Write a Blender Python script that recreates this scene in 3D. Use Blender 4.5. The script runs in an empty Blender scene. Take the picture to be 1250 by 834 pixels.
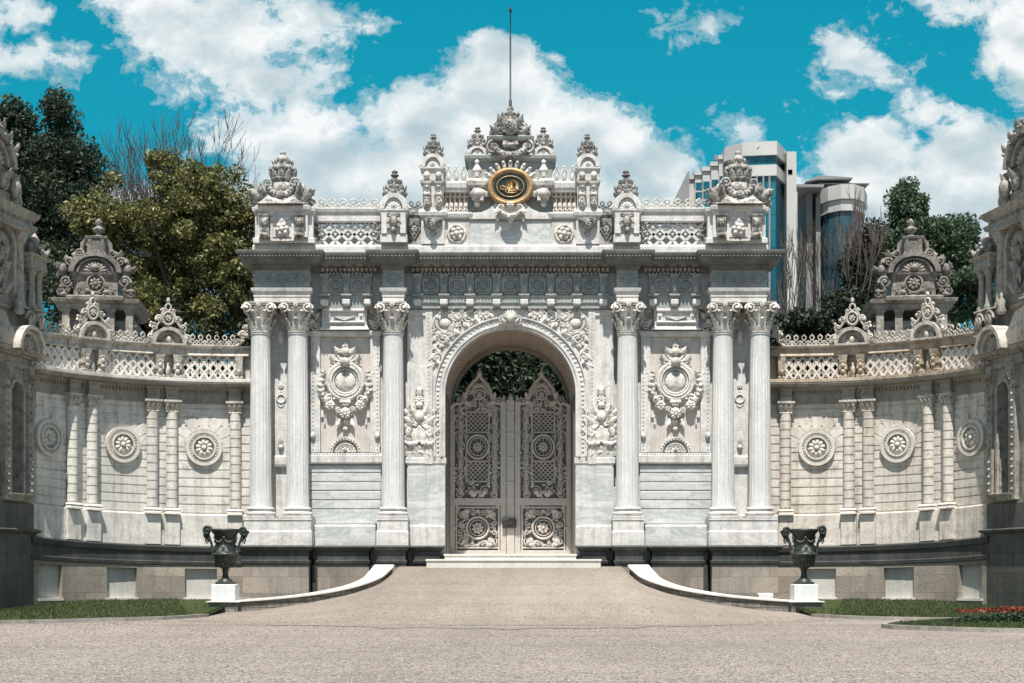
import bpy, math, random
import numpy as np
from math import sin, cos, pi, radians, sqrt, atan2
random.seed(7)
rng = np.random.default_rng(7)
S = bpy.context.scene
COL = S.collection

# ------------------------------------------------------------------ camera
D, F = 50.7, 1800.0            # distance to the gate and focal length in photo pixels
EYE = 1.5
cam_d = bpy.data.cameras.new('camera'); cam = bpy.data.objects.new('camera', cam_d); COL.objects.link(cam)
cam.location = (0.056, -D, EYE); cam.rotation_euler = (radians(90), 0, 0)
cam_d.sensor_width = 36.0; cam_d.lens = 36.0*F/1250.0
cam_d.shift_y = (690-417)/1250.0
cam_d.clip_start = 0.1; cam_d.clip_end = 20000
S.camera = cam

# ------------------------------------------------------------------ light
SUN_EL, SUN_AZ = 65.0, 5.0     # azimuth measured from the camera side (-Y) towards the left (-X)
sd = bpy.data.lights.new('sun', 'SUN'); sun = bpy.data.objects.new('sun', sd); COL.objects.link(sun)
sd.energy = 5.0; sd.angle = radians(0.5); sd.color = (1.0, 0.95, 0.87)
sun.rotation_euler = (radians(90-SUN_EL), 0, radians(-SUN_AZ)); sun.location = (0, -30, 60)
S.view_settings.view_transform = 'Standard'; S.view_settings.look = 'None'
S.view_settings.exposure = 0.68; S.view_settings.gamma = 1.0; S.view_settings.use_curve_mapping = False
S.cycles.max_bounces = 6; S.cycles.diffuse_bounces = 3; S.cycles.glossy_bounces = 3
S.cycles.transparent_max_bounces = 8; S.cycles.caustics_reflective = False; S.cycles.caustics_refractive = False
S.cycles.use_denoising = True

# ------------------------------------------------------------------ node helpers
class NT:
    def __init__(s, tree): s.t = tree; s.n = tree.nodes; s.l = tree.links
    def node(s, typ, **kw):
        n = s.n.new(typ)
        for k, v in kw.items():
            if k == 'inp':
                for i, val in v.items():
                    if hasattr(val, 'is_output'): s.l.new(val, n.inputs[i])
                    else: n.inputs[i].default_value = val
            else: setattr(n, k, v)
        return n
    def math(s, op, a, b=0.0, c=None, clamp=False):
        n = s.n.new('ShaderNodeMath'); n.operation = op; n.use_clamp = clamp
        for i, v in enumerate((a, b, c)):
            if v is None: continue
            if hasattr(v, 'is_output'): s.l.new(v, n.inputs[i])
            else: n.inputs[i].default_value = v
        return n.outputs[0]
    def mix(s, f, a, b, blend='MIX'):
        n = s.n.new('ShaderNodeMix'); n.data_type = 'RGBA'; n.blend_type = blend; n.clamp_factor = True
        for i, v in ((0, f), (6, a), (7, b)):
            if hasattr(v, 'is_output'): s.l.new(v, n.inputs[i])
            else: n.inputs[i].default_value = v if i == 0 else (tuple(v)+(1.0,))[:4]
        return n.outputs[2]
    def ramp(s, f, stops, interp='LINEAR'):
        n = s.n.new('ShaderNodeValToRGB'); n.color_ramp.interpolation = interp
        cr = n.color_ramp
        while len(cr.elements) < len(stops): cr.elements.new(0.5)
        for e, (p, c) in zip(cr.elements, stops):
            e.position = p
            e.color = (c, c, c, 1) if isinstance(c, (int, float)) else tuple(c)+(1,)
        s.l.new(f, n.inputs[0]); return n.outputs[0]
    def noise(s, vec, scale, detail=4, rough=0.55, dist=0.0):
        n = s.node('ShaderNodeTexNoise', inp={'Scale': scale, 'Detail': detail, 'Roughness': rough, 'Distortion': dist})
        if vec is not None: s.l.new(vec, n.inputs['Vector'])
        return n.outputs[0]
    def mapping(s, vec, scale=(1, 1, 1), loc=(0, 0, 0), rot=(0, 0, 0)):
        n = s.node('ShaderNodeMapping', inp={'Scale': scale, 'Location': loc, 'Rotation': rot}); s.l.new(vec, n.inputs[0])
        return n.outputs[0]

# ------------------------------------------------------------------ sky with clouds
W = bpy.data.worlds.new('World'); S.world = W; W.use_nodes = True
nt = NT(W.node_tree); nt.n.clear()
sky = nt.node('ShaderNodeTexSky', sky_type='NISHITA', sun_disc=False)
sky.sun_elevation = radians(SUN_EL); sky.sun_rotation = radians(180+SUN_AZ)
sky.air_density = 1.0; sky.dust_density = 0.4; sky.ozone_density = 2.5
tc = nt.node('ShaderNodeTexCoord')
sep = nt.node('ShaderNodeSeparateXYZ'); nt.l.new(tc.outputs['Generated'], sep.inputs[0])
dx, dy, dz = sep.outputs
ay = nt.math('MAXIMUM', nt.math('ABSOLUTE', dy), 0.12)
u = nt.math('DIVIDE', dx, ay); v = nt.math('DIVIDE', dz, ay)
cv = nt.node('ShaderNodeCombineXYZ', inp={0: u, 1: v, 2: 0.37}).outputs[0]
clouds = [(270, 40, 150, 78, 1.15), (340, 100, 92, 50, 1.0), (400, 22, 70, 40, .7), (185, 12, 75, 36, .7), (25, 78, 92, 46, .8), (-40, 20, 96, 50, .8),
          (606, 112, 84, 76, 1.7), (612, 66, 52, 36, 1.5), (520, 170, 130, 78, 1.7), (695, 185, 140, 74, 1.7), (415, 210, 150, 84, 1.6), (345, 175, 110, 66, 1.2),
          (778, 200, 84, 52, 1.6), (500, 275, 430, 110, 1.8), (790, 240, 90, 44, 1.5),
          (1195, 200, 115, 78, 1.5), (1062, 192, 92, 56, 1.6), (1242, 60, 52, 110, 1.2), (1130, 245, 230, 66, 1.7), (1128, 138, 40, 30, .7),
          (866, 20, 56, 38, .46), (1056, 62, 54, 42, .44), (918, 168, 44, 38, .55), (1190, 10, 50, 22, .35)]
def mask(shift):
    acc = None
    for cx, cy, rx, ry, wt in clouds:
        a = nt.math('MULTIPLY_ADD', u, F/rx, -(cx-625)/rx)
        b = nt.math('MULTIPLY_ADD', v, F/ry, -(690-cy+shift)/ry)
        r2 = nt.math('ADD', nt.math('MULTIPLY', a, a), nt.math('MULTIPLY', b, b))
        g = nt.math('MULTIPLY', nt.math('SUBTRACT', 1.0, nt.math('SQRT', r2)), wt)
        acc = g if acc is None else nt.math('SMOOTH_MAX', acc, g, 0.25)
    return acc
m0 = mask(0)
n1 = nt.noise(nt.mapping(cv, (16, 20, 16)), 1.0, 9, 0.60, 0.25)
n2 = nt.noise(nt.mapping(cv, (50, 58, 50)), 1.0, 7, 0.66, 0.3)
n3 = nt.noise(nt.mapping(cv, (14, 20, 16), (0.03, -0.34, 0)), 1.0, 4, 0.5, 0.2)
n4 = nt.noise(nt.mapping(cv, (14, 20, 16)), 1.0, 4, 0.5, 0.2)
nsum = nt.math('MULTIPLY_ADD', nt.math('SUBTRACT', n1, 0.5), 2.5, nt.math('MULTIPLY', nt.math('SUBTRACT', n2, 0.5), 1.5))
dens = nt.math('ADD', nt.math('MULTIPLY_ADD', m0, 1.0, -0.03), nsum)
alpha = nt.ramp(dens, [(0.0, 0.0), (0.16, 0.22), (0.40, 0.74), (0.72, 1.0)], 'EASE')
# relief of the cumulus heads: how quickly the vapour thins towards the light above
rel = nt.math('MULTIPLY_ADD', nt.math('SUBTRACT', n4, n3), 2.4, nt.math('MULTIPLY_ADD', nt.math('SUBTRACT', n1, 0.5), 0.8, 0.5))
thick = nt.math('MULTIPLY', nt.math('MINIMUM', dens, 1.5), 0.5)
lit = nt.math('SUBTRACT', nt.math('ADD', rel, 0.42), nt.math('MULTIPLY', thick, 0.85), clamp=True)
ccol = nt.ramp(lit, [(0.0, (3.9, 4.9, 5.4)), (0.38, (5.0, 5.85, 6.15)), (0.85, (7.6, 7.8, 7.8))])
tint = nt.mix(1.0, sky.outputs[0], (0.30, 0.98, 0.95), 'MULTIPLY')
teal = nt.ramp(v, [(0.10, (0.12, 3.5, 4.7)), (0.40, (0.0, 2.45, 3.6))])
blue = nt.mix(0.9, tint, teal)
# only the half of the sky in front of the camera carries the banked clouds; scattered ones elsewhere
front = nt.ramp(dy, [(0.48, 0.0), (0.56, 1.0)])
sc = nt.ramp(nt.noise(nt.mapping(tc.outputs['Generated'], (2.2, 2.2, 4)), 1.0, 6, 0.6), [(0.46, 0.0), (0.66, 0.85)])
al = nt.mix(front, sc, alpha)
plain = nt.mix(0.45, sky.outputs[0], teal)
skyc = nt.mix(front, plain, blue)
above = nt.math('MULTIPLY', al, nt.ramp(dz, [(0.0, 0.6), (0.06, 1.0)]))
col = nt.mix(above, skyc, ccol)
bg = nt.node('ShaderNodeBackground', inp={'Color': col, 'Strength': 0.077})
wo = nt.node('ShaderNodeOutputWorld'); nt.l.new(bg.outputs[0], wo.inputs[0])

# ------------------------------------------------------------------ materials
def mat_base(name, rough=0.7, spec=0.3):
    m = bpy.data.materials.new(name); m.use_nodes = True
    t = NT(m.node_tree); b = t.n['Principled BSDF']
    b.inputs['Roughness'].default_value = rough
    b.inputs['Specular IOR Level'].default_value = spec
    return m, t, b

def stone(name, c1, c2, dirt=(0.10, 0.095, 0.085), dirt_amt=0.5, streak=0.35, vein=None, rough=0.65, bump=0.25, grain=14.0, blocks=None, spot=0.56):
    m, t, b = mat_base(name, rough)
    tc = t.node('ShaderNodeTexCoord'); o = tc.outputs['Object']; uv = tc.outputs['UV']
    big = t.noise(o, 0.9, 4, 0.6)
    col = t.mix(t.ramp(big, [(0.35, 0.0), (0.65, 1.0)]), c1, c2)
    if blocks:
        bw, bh, amt, mort = blocks
        br = t.node('ShaderNodeTexBrick', inp={'Color1': (0.25, 0.25, 0.25, 1), 'Color2': (0.75, 0.75, 0.75, 1), 'Mortar': (0, 0, 0, 1),
                    'Scale': 1.0, 'Mortar Size': mort, 'Brick Width': bw, 'Row Height': bh, 'Bias': 0.0, 'Mortar Smooth': 0.3})
        t.l.new(uv, br.inputs['Vector'])
        k = t.ramp(br.outputs['Color'], [(0.2, 1.0-amt), (0.8, 1.0+0.3*amt)])
        col = t.mix(1.0, col, k, 'MULTIPLY')
        col = t.mix(t.math('MULTIPLY', br.outputs['Fac'], 0.75), col, tuple(x*0.35 for x in c1))
    if vein:
        wv = t.noise(t.mapping(o, vein[1]), 1.0, 6, 0.65, 1.2)
        f = t.ramp(wv, [(0.40, 0.0), (0.52, 0.8), (0.56, 0.15), (0.72, 0.5)])
        col = t.mix(t.math('MULTIPLY', f, vein[2]), col, vein[0])
    fine = t.noise(o, grain, 6, 0.7)
    col = t.mix(1.0, col, t.ramp(fine, [(0.25, 0.78), (0.75, 1.12)]), 'MULTIPLY')
    # run-off streaks and blotches
    st = t.noise(t.mapping(o, (3.2, 3.2, 0.22)), 1.0, 6, 0.7, 0.3)
    bl = t.noise(o, 2.1, 6, 0.7, 0.4)
    sf = t.ramp(t.math('MULTIPLY', st, t.math('ADD', bl, 0.5)), [(0.47, 0.0), (0.72, 1.0)])
    col = t.mix(t.math('MULTIPLY', sf, streak), col, dirt)
    sp = t.ramp(t.noise(o, 5.5, 8, 0.75), [(spot, 0.0), (spot+0.16, 1.0)])
    col = t.mix(t.math('MULTIPLY', sp, dirt_amt), col, dirt)
    t.l.new(col, b.inputs['Base Color'])
    bp = t.node('ShaderNodeBump', inp={'Strength': bump, 'Distance': 0.03, 'Height': t.math('ADD', fine, t.math('MULTIPLY', big, 0.4))})
    t.l.new(bp.outputs[0], b.inputs['Normal'])
    return m

M = {}
M['marble'] = stone('white_marble', (0.70, 0.68, 0.65), (0.61, 0.60, 0.58), dirt_amt=0.34, streak=0.42, vein=((0.36, 0.365, 0.37), (0.5, 0.5, 1.6), 0.45), spot=0.53)
M['carved'] = stone('carved_marble', (0.68, 0.65, 0.605), (0.57, 0.545, 0.51), dirt=(0.085, 0.08, 0.07), dirt_amt=0.6, streak=0.40, grain=10, bump=0.45, spot=0.49)
M['column'] = stone('veined_column_marble', (0.72, 0.715, 0.695), (0.63, 0.63, 0.62), dirt_amt=0.10, streak=0.22, vein=((0.42, 0.44, 0.45), (2.2, 2.2, 0.13), 0.6), rough=0.5, bump=0.12)
M['slab'] = stone('veined_slab_marble', (0.62, 0.62, 0.60), (0.54, 0.55, 0.54), dirt_amt=0.10, streak=0.15, vein=((0.27, 0.30, 0.31), (0.45, 0.45, 2.2), 0.75), rough=0.5, bump=0.12)
M['pink'] = stone('pinkish_panel_marble', (0.60, 0.555, 0.515), (0.53, 0.495, 0.465), dirt_amt=0.15, streak=0.3, vein=((0.45, 0.36, 0.31), (1.1, 1.1, 0.6), 0.4))
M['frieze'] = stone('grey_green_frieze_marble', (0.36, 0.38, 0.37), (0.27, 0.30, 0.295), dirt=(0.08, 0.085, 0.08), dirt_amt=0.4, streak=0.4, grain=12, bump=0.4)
M['cornice'] = stone('stained_shaded_cornice_marble', (0.12, 0.125, 0.117), (0.20, 0.195, 0.178), dirt=(0.05, 0.052, 0.05), dirt_amt=0.6, streak=0.6, bump=0.4)  # dark-stained stone, base colour also darkened for the shade on the fascia
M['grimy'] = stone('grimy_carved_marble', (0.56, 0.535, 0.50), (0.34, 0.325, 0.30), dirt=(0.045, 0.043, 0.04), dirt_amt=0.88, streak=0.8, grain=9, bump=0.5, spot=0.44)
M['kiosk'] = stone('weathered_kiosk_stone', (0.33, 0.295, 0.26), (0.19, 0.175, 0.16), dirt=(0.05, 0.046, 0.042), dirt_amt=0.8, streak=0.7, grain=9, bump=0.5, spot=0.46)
M['lime'] = stone('warm_limestone', (0.73, 0.70, 0.65), (0.64, 0.615, 0.575), dirt=(0.17, 0.15, 0.13), dirt_amt=0.42, streak=0.55, bump=0.35, spot=0.53, blocks=(1.35, 0.3, 0.14, 0.0))
M['limecarve'] = stone('carved_limestone', (0.60, 0.56, 0.505), (0.46, 0.43, 0.385), dirt=(0.09, 0.08, 0.07), dirt_amt=0.65, streak=0.6, grain=10, bump=0.45, spot=0.48)
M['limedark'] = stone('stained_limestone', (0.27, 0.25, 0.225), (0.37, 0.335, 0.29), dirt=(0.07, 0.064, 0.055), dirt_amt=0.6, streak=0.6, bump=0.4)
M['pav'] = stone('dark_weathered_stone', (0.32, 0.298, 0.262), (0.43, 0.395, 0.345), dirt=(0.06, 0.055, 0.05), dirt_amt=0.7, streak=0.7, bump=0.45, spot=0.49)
M['base'] = stone('brown_ashlar', (0.42, 0.36, 0.30), (0.30, 0.268, 0.235), dirt=(0.10, 0.088, 0.075), dirt_amt=0.6, streak=0.4, bump=0.5, blocks=(1.25, 0.55, 0.38, 0.007))
M['dark'] = stone('black_green_moulding_stone', (0.034, 0.038, 0.036), (0.060, 0.063, 0.060), dirt=(0.15, 0.14, 0.125), dirt_amt=0.34, streak=0.35, rough=0.55, bump=0.3)
M['limemed'] = stone('medallion_limestone', (0.66, 0.62, 0.56), (0.56, 0.53, 0.48), dirt=(0.12, 0.11, 0.095), dirt_amt=0.4, streak=0.35, bump=0.35)
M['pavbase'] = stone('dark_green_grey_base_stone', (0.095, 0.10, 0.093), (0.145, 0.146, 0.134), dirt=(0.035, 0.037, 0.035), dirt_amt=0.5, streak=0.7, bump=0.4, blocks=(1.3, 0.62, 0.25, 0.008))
M['limewarm'] = stone('tan_stained_limestone', (0.69, 0.64, 0.58), (0.61, 0.565, 0.51), dirt=(0.19, 0.145, 0.10), dirt_amt=0.5, streak=0.65, bump=0.35, spot=0.52, blocks=(1.35, 0.3, 0.14, 0.0))
M['tan'] = stone('rusty_stained_limestone', (0.50, 0.42, 0.325), (0.38, 0.32, 0.255), dirt=(0.10, 0.075, 0.05), dirt_amt=0.6, streak=0.7, grain=10, bump=0.45, spot=0.49)
M['infill'] = stone('pale_infill_panel', (0.50, 0.485, 0.45), (0.42, 0.41, 0.385), dirt_amt=0.2, streak=0.35)
M['white'] = stone('whitewashed_stone', (0.70, 0.71, 0.71), (0.62, 0.64, 0.645), dirt_amt=0.10, streak=0.15, bump=0.15)
M['cap'] = stone('pale_coping_stone', (0.66, 0.63, 0.585), (0.58, 0.55, 0.51), dirt_amt=0.22, streak=0.15, bump=0.3)
M['rubble'] = stone('rough_ramp_stone', (0.36, 0.325, 0.28), (0.20, 0.18, 0.155), dirt=(0.04, 0.036, 0.032), dirt_amt=0.7, streak=0.5, bump=0.7, spot=0.49, blocks=(0.55, 0.17, 0.5, 0.025))
M['vault'] = stone('brown_vault_plaster', (0.40, 0.325, 0.265), (0.33, 0.275, 0.23), dirt_amt=0.3, streak=0.2)

def simple(name, c1, c2, scale=6.0, rough=0.5, metal=0.0, bump=0.15, spec=0.4):
    m, t, b = mat_base(name, rough, spec); b.inputs['Metallic'].default_value = metal
    o = t.node('ShaderNodeTexCoord').outputs['Object']
    n = t.noise(o, scale, 6, 0.65)
    t.l.new(t.mix(t.ramp(n, [(0.35, 0.0), (0.65, 1.0)]), c1, c2), b.inputs['Base Color'])
    bp = t.node('ShaderNodeBump', inp={'Strength': bump, 'Distance': 0.02, 'Height': n}); t.l.new(bp.outputs[0], b.inputs['Normal'])
    return m
M['door'] = simple('beige_door_paint', (0.52, 0.475, 0.43), (0.43, 0.395, 0.36), 5, 0.5)
M['shadeback'] = simple('dark_shade_sheet', (0.17, 0.15, 0.13), (0.12, 0.105, 0.09), 5, 0.6)  # dark colour standing in for shade behind the openwork and on the jambs
M['roof'] = simple('attic_shade_backing', (0.075, 0.08, 0.08), (0.11, 0.115, 0.112), 2, 0.6)
M['iron'] = simple('black_iron', (0.02, 0.02, 0.02), (0.035, 0.033, 0.03), 8, 0.5)
M['gold'] = simple('gilded_metal', (0.46, 0.31, 0.15), (0.24, 0.15, 0.07), 7, 0.5, 0.4)
M['enamel'] = simple('dark_green_enamel', (0.010, 0.022, 0.018), (0.018, 0.03, 0.025), 6, 0.35)
M['bronze'] = simple('dark_bronze_patina', (0.020, 0.026, 0.024), (0.045, 0.055, 0.050), 7, 0.45, 0.2)
M['bronzelight'] = simple('worn_bronze_relief', (0.16, 0.17, 0.155), (0.09, 0.10, 0.092), 12, 0.5, 0.1)
M['glass_dark'] = simple('dark_window_glass', (0.012, 0.014, 0.014), (0.02, 0.022, 0.02), 2, 0.2)
M['bark'] = simple('brown_bark', (0.11, 0.085, 0.065), (0.065, 0.05, 0.04), 5, 0.9, bump=0.6, spec=0.1)
M['twig'] = simple('grey_twig_bark', (0.085, 0.073, 0.064), (0.055, 0.047, 0.043), 5, 0.9, spec=0.1)
M['palebark'] = simple('pale_bark', (0.15, 0.125, 0.108), (0.08, 0.068, 0.06), 5, 0.9, spec=0.1)
M['tower_white'] = simple('pale_tower_cladding', (0.47, 0.465, 0.455), (0.38, 0.38, 0.375), 0.08, 0.6, bump=0)
M['tower_grey'] = simple('grey_tower_slab', (0.22, 0.225, 0.225), (0.17, 0.178, 0.182), 0.1, 0.6, bump=0)

def leaf_mat(name, cols, rough=0.5):
    m, t, b = mat_base(name, rough, 0.35)
    g = t.node('ShaderNodeNewGeometry'); o = t.node('ShaderNodeTexCoord').outputs['Object']
    k = t.math('ADD', t.math('MULTIPLY', g.outputs['Random Per Island'], 0.6), t.math('MULTIPLY', t.noise(o, 0.9, 3), 0.45), clamp=True)
    stops = [(0.15+0.7*i/(len(cols)-1), c) for i, c in enumerate(cols)]
    c = t.ramp(k, stops)
    t.l.new(c, b.inputs['Base Color'])
    tr = t.node('ShaderNodeBsdfTranslucent'); t.l.new(c, tr.inputs['Color'])
    mx = t.node('ShaderNodeMixShader', inp={0: 0.25}); t.l.new(b.outputs[0], mx.inputs[1]); t.l.new(tr.outputs[0], mx.inputs[2])
    t.l.new(mx.outputs[0], t.n['Material Output'].inputs[0])
    return m
M['leaf_dark'] = leaf_mat('dark_evergreen_leaf', [(0.014, 0.030, 0.019), (0.030, 0.052, 0.030), (0.060, 0.082, 0.044)])
M['leaf_olive'] = leaf_mat('olive_glossy_leaf', [(0.022, 0.034, 0.014), (0.066, 0.078, 0.026), (0.165, 0.162, 0.052), (0.32, 0.29, 0.12)], 0.42)
M['leaf_green'] = leaf_mat('mid_green_leaf', [(0.024, 0.050, 0.028), (0.055, 0.095, 0.05), (0.125, 0.17, 0.10)])
M['leaf_shrub'] = leaf_mat('deep_shrub_leaf', [(0.012, 0.022, 0.014), (0.028, 0.042, 0.024), (0.05, 0.06, 0.032)])
M['grassblade'] = leaf_mat('grass_blade', [(0.028, 0.048, 0.016), (0.046, 0.07, 0.024), (0.078, 0.094, 0.038)], 0.6)
M['petal'] = leaf_mat('red_petal', [(0.11, 0.016, 0.010), (0.20, 0.04, 0.02), (0.22, 0.10, 0.045)])

# gravel
m, t, b = mat_base('pink_beige_gravel', 0.9, 0.15)
o = t.node('ShaderNodeTexCoord').outputs['Object']
vo = t.node('ShaderNodeTexVoronoi', feature='F1', inp={'Scale': 42.0, 'Randomness': 1.0}); t.l.new(o, vo.inputs['Vector'])
vo2 = t.node('ShaderNodeTexVoronoi', feature='F1', inp={'Scale': 9.0, 'Randomness': 1.0}); t.l.new(o, vo2.inputs['Vector'])
big = t.noise(t.mapping(o, (0.35, 0.07, 0.3)), 1.0, 5, 0.6)
med = t.noise(t.mapping(o, (1.6, 0.35, 1.0)), 1.0, 6, 0.7)
c = t.mix(t.ramp(big, [(0.34, 0.0), (0.66, 1.0)]), (0.222, 0.190, 0.163), (0.270, 0.233, 0.203))
bw = t.node('ShaderNodeSeparateColor'); t.l.new(vo.outputs['Color'], bw.inputs[0])
bw2 = t.node('ShaderNodeSeparateColor'); t.l.new(vo2.outputs['Color'], bw2.inputs[0])
c = t.mix(1.0, c, t.ramp(bw.outputs[0], [(0.0, 0.66), (0.5, 1.0), (1.0, 1.34)]), 'MULTIPLY')
c = t.mix(1.0, c, t.ramp(bw2.outputs[1], [(0.0, 0.92), (0.9, 1.06), (1.0, 1.14)]), 'MULTIPLY')
lane = t.noise(t.mapping(o, (0.03, 0.32, 0.3)), 1.0, 4, 0.6, 0.5)
c = t.mix(1.0, c, t.ramp(lane, [(0.35, 0.88), (0.5, 1.0), (0.66, 1.09)]), 'MULTIPLY')
c = t.mix(1.0, c, t.ramp(med, [(0.3, 0.93), (0.7, 1.06)]), 'MULTIPLY')
t.l.new(c, b.inputs['Base Color'])
bp = t.node('ShaderNodeBump', inp={'Strength': 0.7, 'Distance': 0.02, 'Height': t.math('ADD', t.math('MULTIPLY', vo.outputs['Distance'], -1.0), med)}); t.l.new(bp.outputs[0], b.inputs['Normal'])
M['gravel'] = m
M['edgegravel'] = stone('darker_gravel', (0.195, 0.165, 0.141), (0.24, 0.205, 0.178), dirt=(0.17, 0.142, 0.12), dirt_amt=0.3, streak=0.1, rough=0.9, grain=26, bump=0.5)
M['pebble'] = leaf_mat('loose_pebble', [(0.20, 0.168, 0.145), (0.30, 0.26, 0.226), (0.44, 0.40, 0.36)], 0.9)
# lawn
m, t, b = mat_base('short_lawn', 0.9, 0.1)
o = t.node('ShaderNodeTexCoord').outputs['Object']
c = t.mix(t.ramp(t.noise(o, 1.2, 6, 0.7), [(0.35, 0.0), (0.65, 1.0)]), (0.038, 0.056, 0.02), (0.068, 0.082, 0.034))
c = t.mix(1.0, c, t.ramp(t.noise(o, 22, 5, 0.7), [(0.3, 0.6), (0.7, 1.3)]), 'MULTIPLY')
t.l.new(c, b.inputs['Base Color'])
bp = t.node('ShaderNodeBump', inp={'Strength': 0.8, 'Distance': 0.04, 'Height': t.noise(o, 30, 4)}); t.l.new(bp.outputs[0], b.inputs['Normal'])
M['lawn'] = m
# tower glass: panes by a grid on the UVs
m, t, b = mat_base('blue_tower_glass', 0.12, 0.6)
uv = t.node('ShaderNodeTexCoord').outputs['UV']
br = t.node('ShaderNodeTexBrick', inp={'Color1': (0.002, 0.05, 0.085, 1), 'Color2': (0.012, 0.15, 0.20, 1), 'Mortar': (0.012, 0.05, 0.07, 1), 'Scale': 1.0,
            'Mortar Size': 0.09, 'Brick Width': 1.9, 'Row Height': 3.3, 'Mortar Smooth': 0.1}, offset=0.0)
t.l.new(uv, br.inputs['Vector'])
nn = t.noise(t.mapping(uv, (0.09, 0.03, 1)), 1.0, 4, 0.6)
t.l.new(t.mix(t.ramp(nn, [(0.4, 0.0), (0.6, 1.0)]), br.outputs[0], (0.004, 0.075, 0.115)), b.inputs['Base Color'])
M['towerglass'] = m
m2 = m.copy(); m2.name = 'grey_tower_glass'; M['towerglass_grey'] = m2
for nd in m2.node_tree.nodes:
    if nd.type == 'TEX_BRICK': nd.inputs['Color1'].default_value = (0.012, 0.035, 0.055, 1); nd.inputs['Color2'].default_value = (0.03, 0.10, 0.135, 1)
    if nd.type == 'MIX': nd.inputs[7].default_value = (0.02, 0.05, 0.07, 1)

# ------------------------------------------------------------------ mesh builder
def rot_m(rx=0, ry=0, rz=0):
    cx, sx, cy, sy, cz, sz = cos(rx), sin(rx), cos(ry), sin(ry), cos(rz), sin(rz)
    X_ = np.array([[1, 0, 0], [0, cx, -sx], [0, sx, cx]]); Y_ = np.array([[cy, 0, sy], [0, 1, 0], [-sy, 0, cy]]); Z_ = np.array([[cz, -sz, 0], [sz, cz, 0], [0, 0, 1]])
    return Z_ @ Y_ @ X_
_sph = {}
def sphere_t(n=8, m=5):
    if (n, m) not in _sph:
        V = [(0, 0, 1)]
        for j in range(1, m):
            for i in range(n):
                V.append((sin(pi*j/m)*cos(2*pi*i/n), sin(pi*j/m)*sin(2*pi*i/n), cos(pi*j/m)))
        V.append((0, 0, -1)); tri = []; quad = []
        for i in range(n):
            tri.append((0, 1+i, 1+(i+1) % n)); e = len(V)-1; b = 1+(m-2)*n
            tri.append((e, b+(i+1) % n, b+i))
            for j in range(m-2): quad.append((1+j*n+i, 1+(j+1)*n+i, 1+(j+1)*n+(i+1) % n, 1+j*n+(i+1) % n))
        _sph[(n, m)] = (np.array(V, float), [np.array(tri), np.array(quad)])
    return _sph[(n, m)]
def grid_f(nu, nv, wrap=False):
    f = []
    for i in range(nu-1):
        for j in range(nv if wrap else nv-1):
            j2 = (j+1) % nv
            f.append((i*nv+j, i*nv+j2, (i+1)*nv+j2, (i+1)*nv+j))
    return np.array(f)

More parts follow.
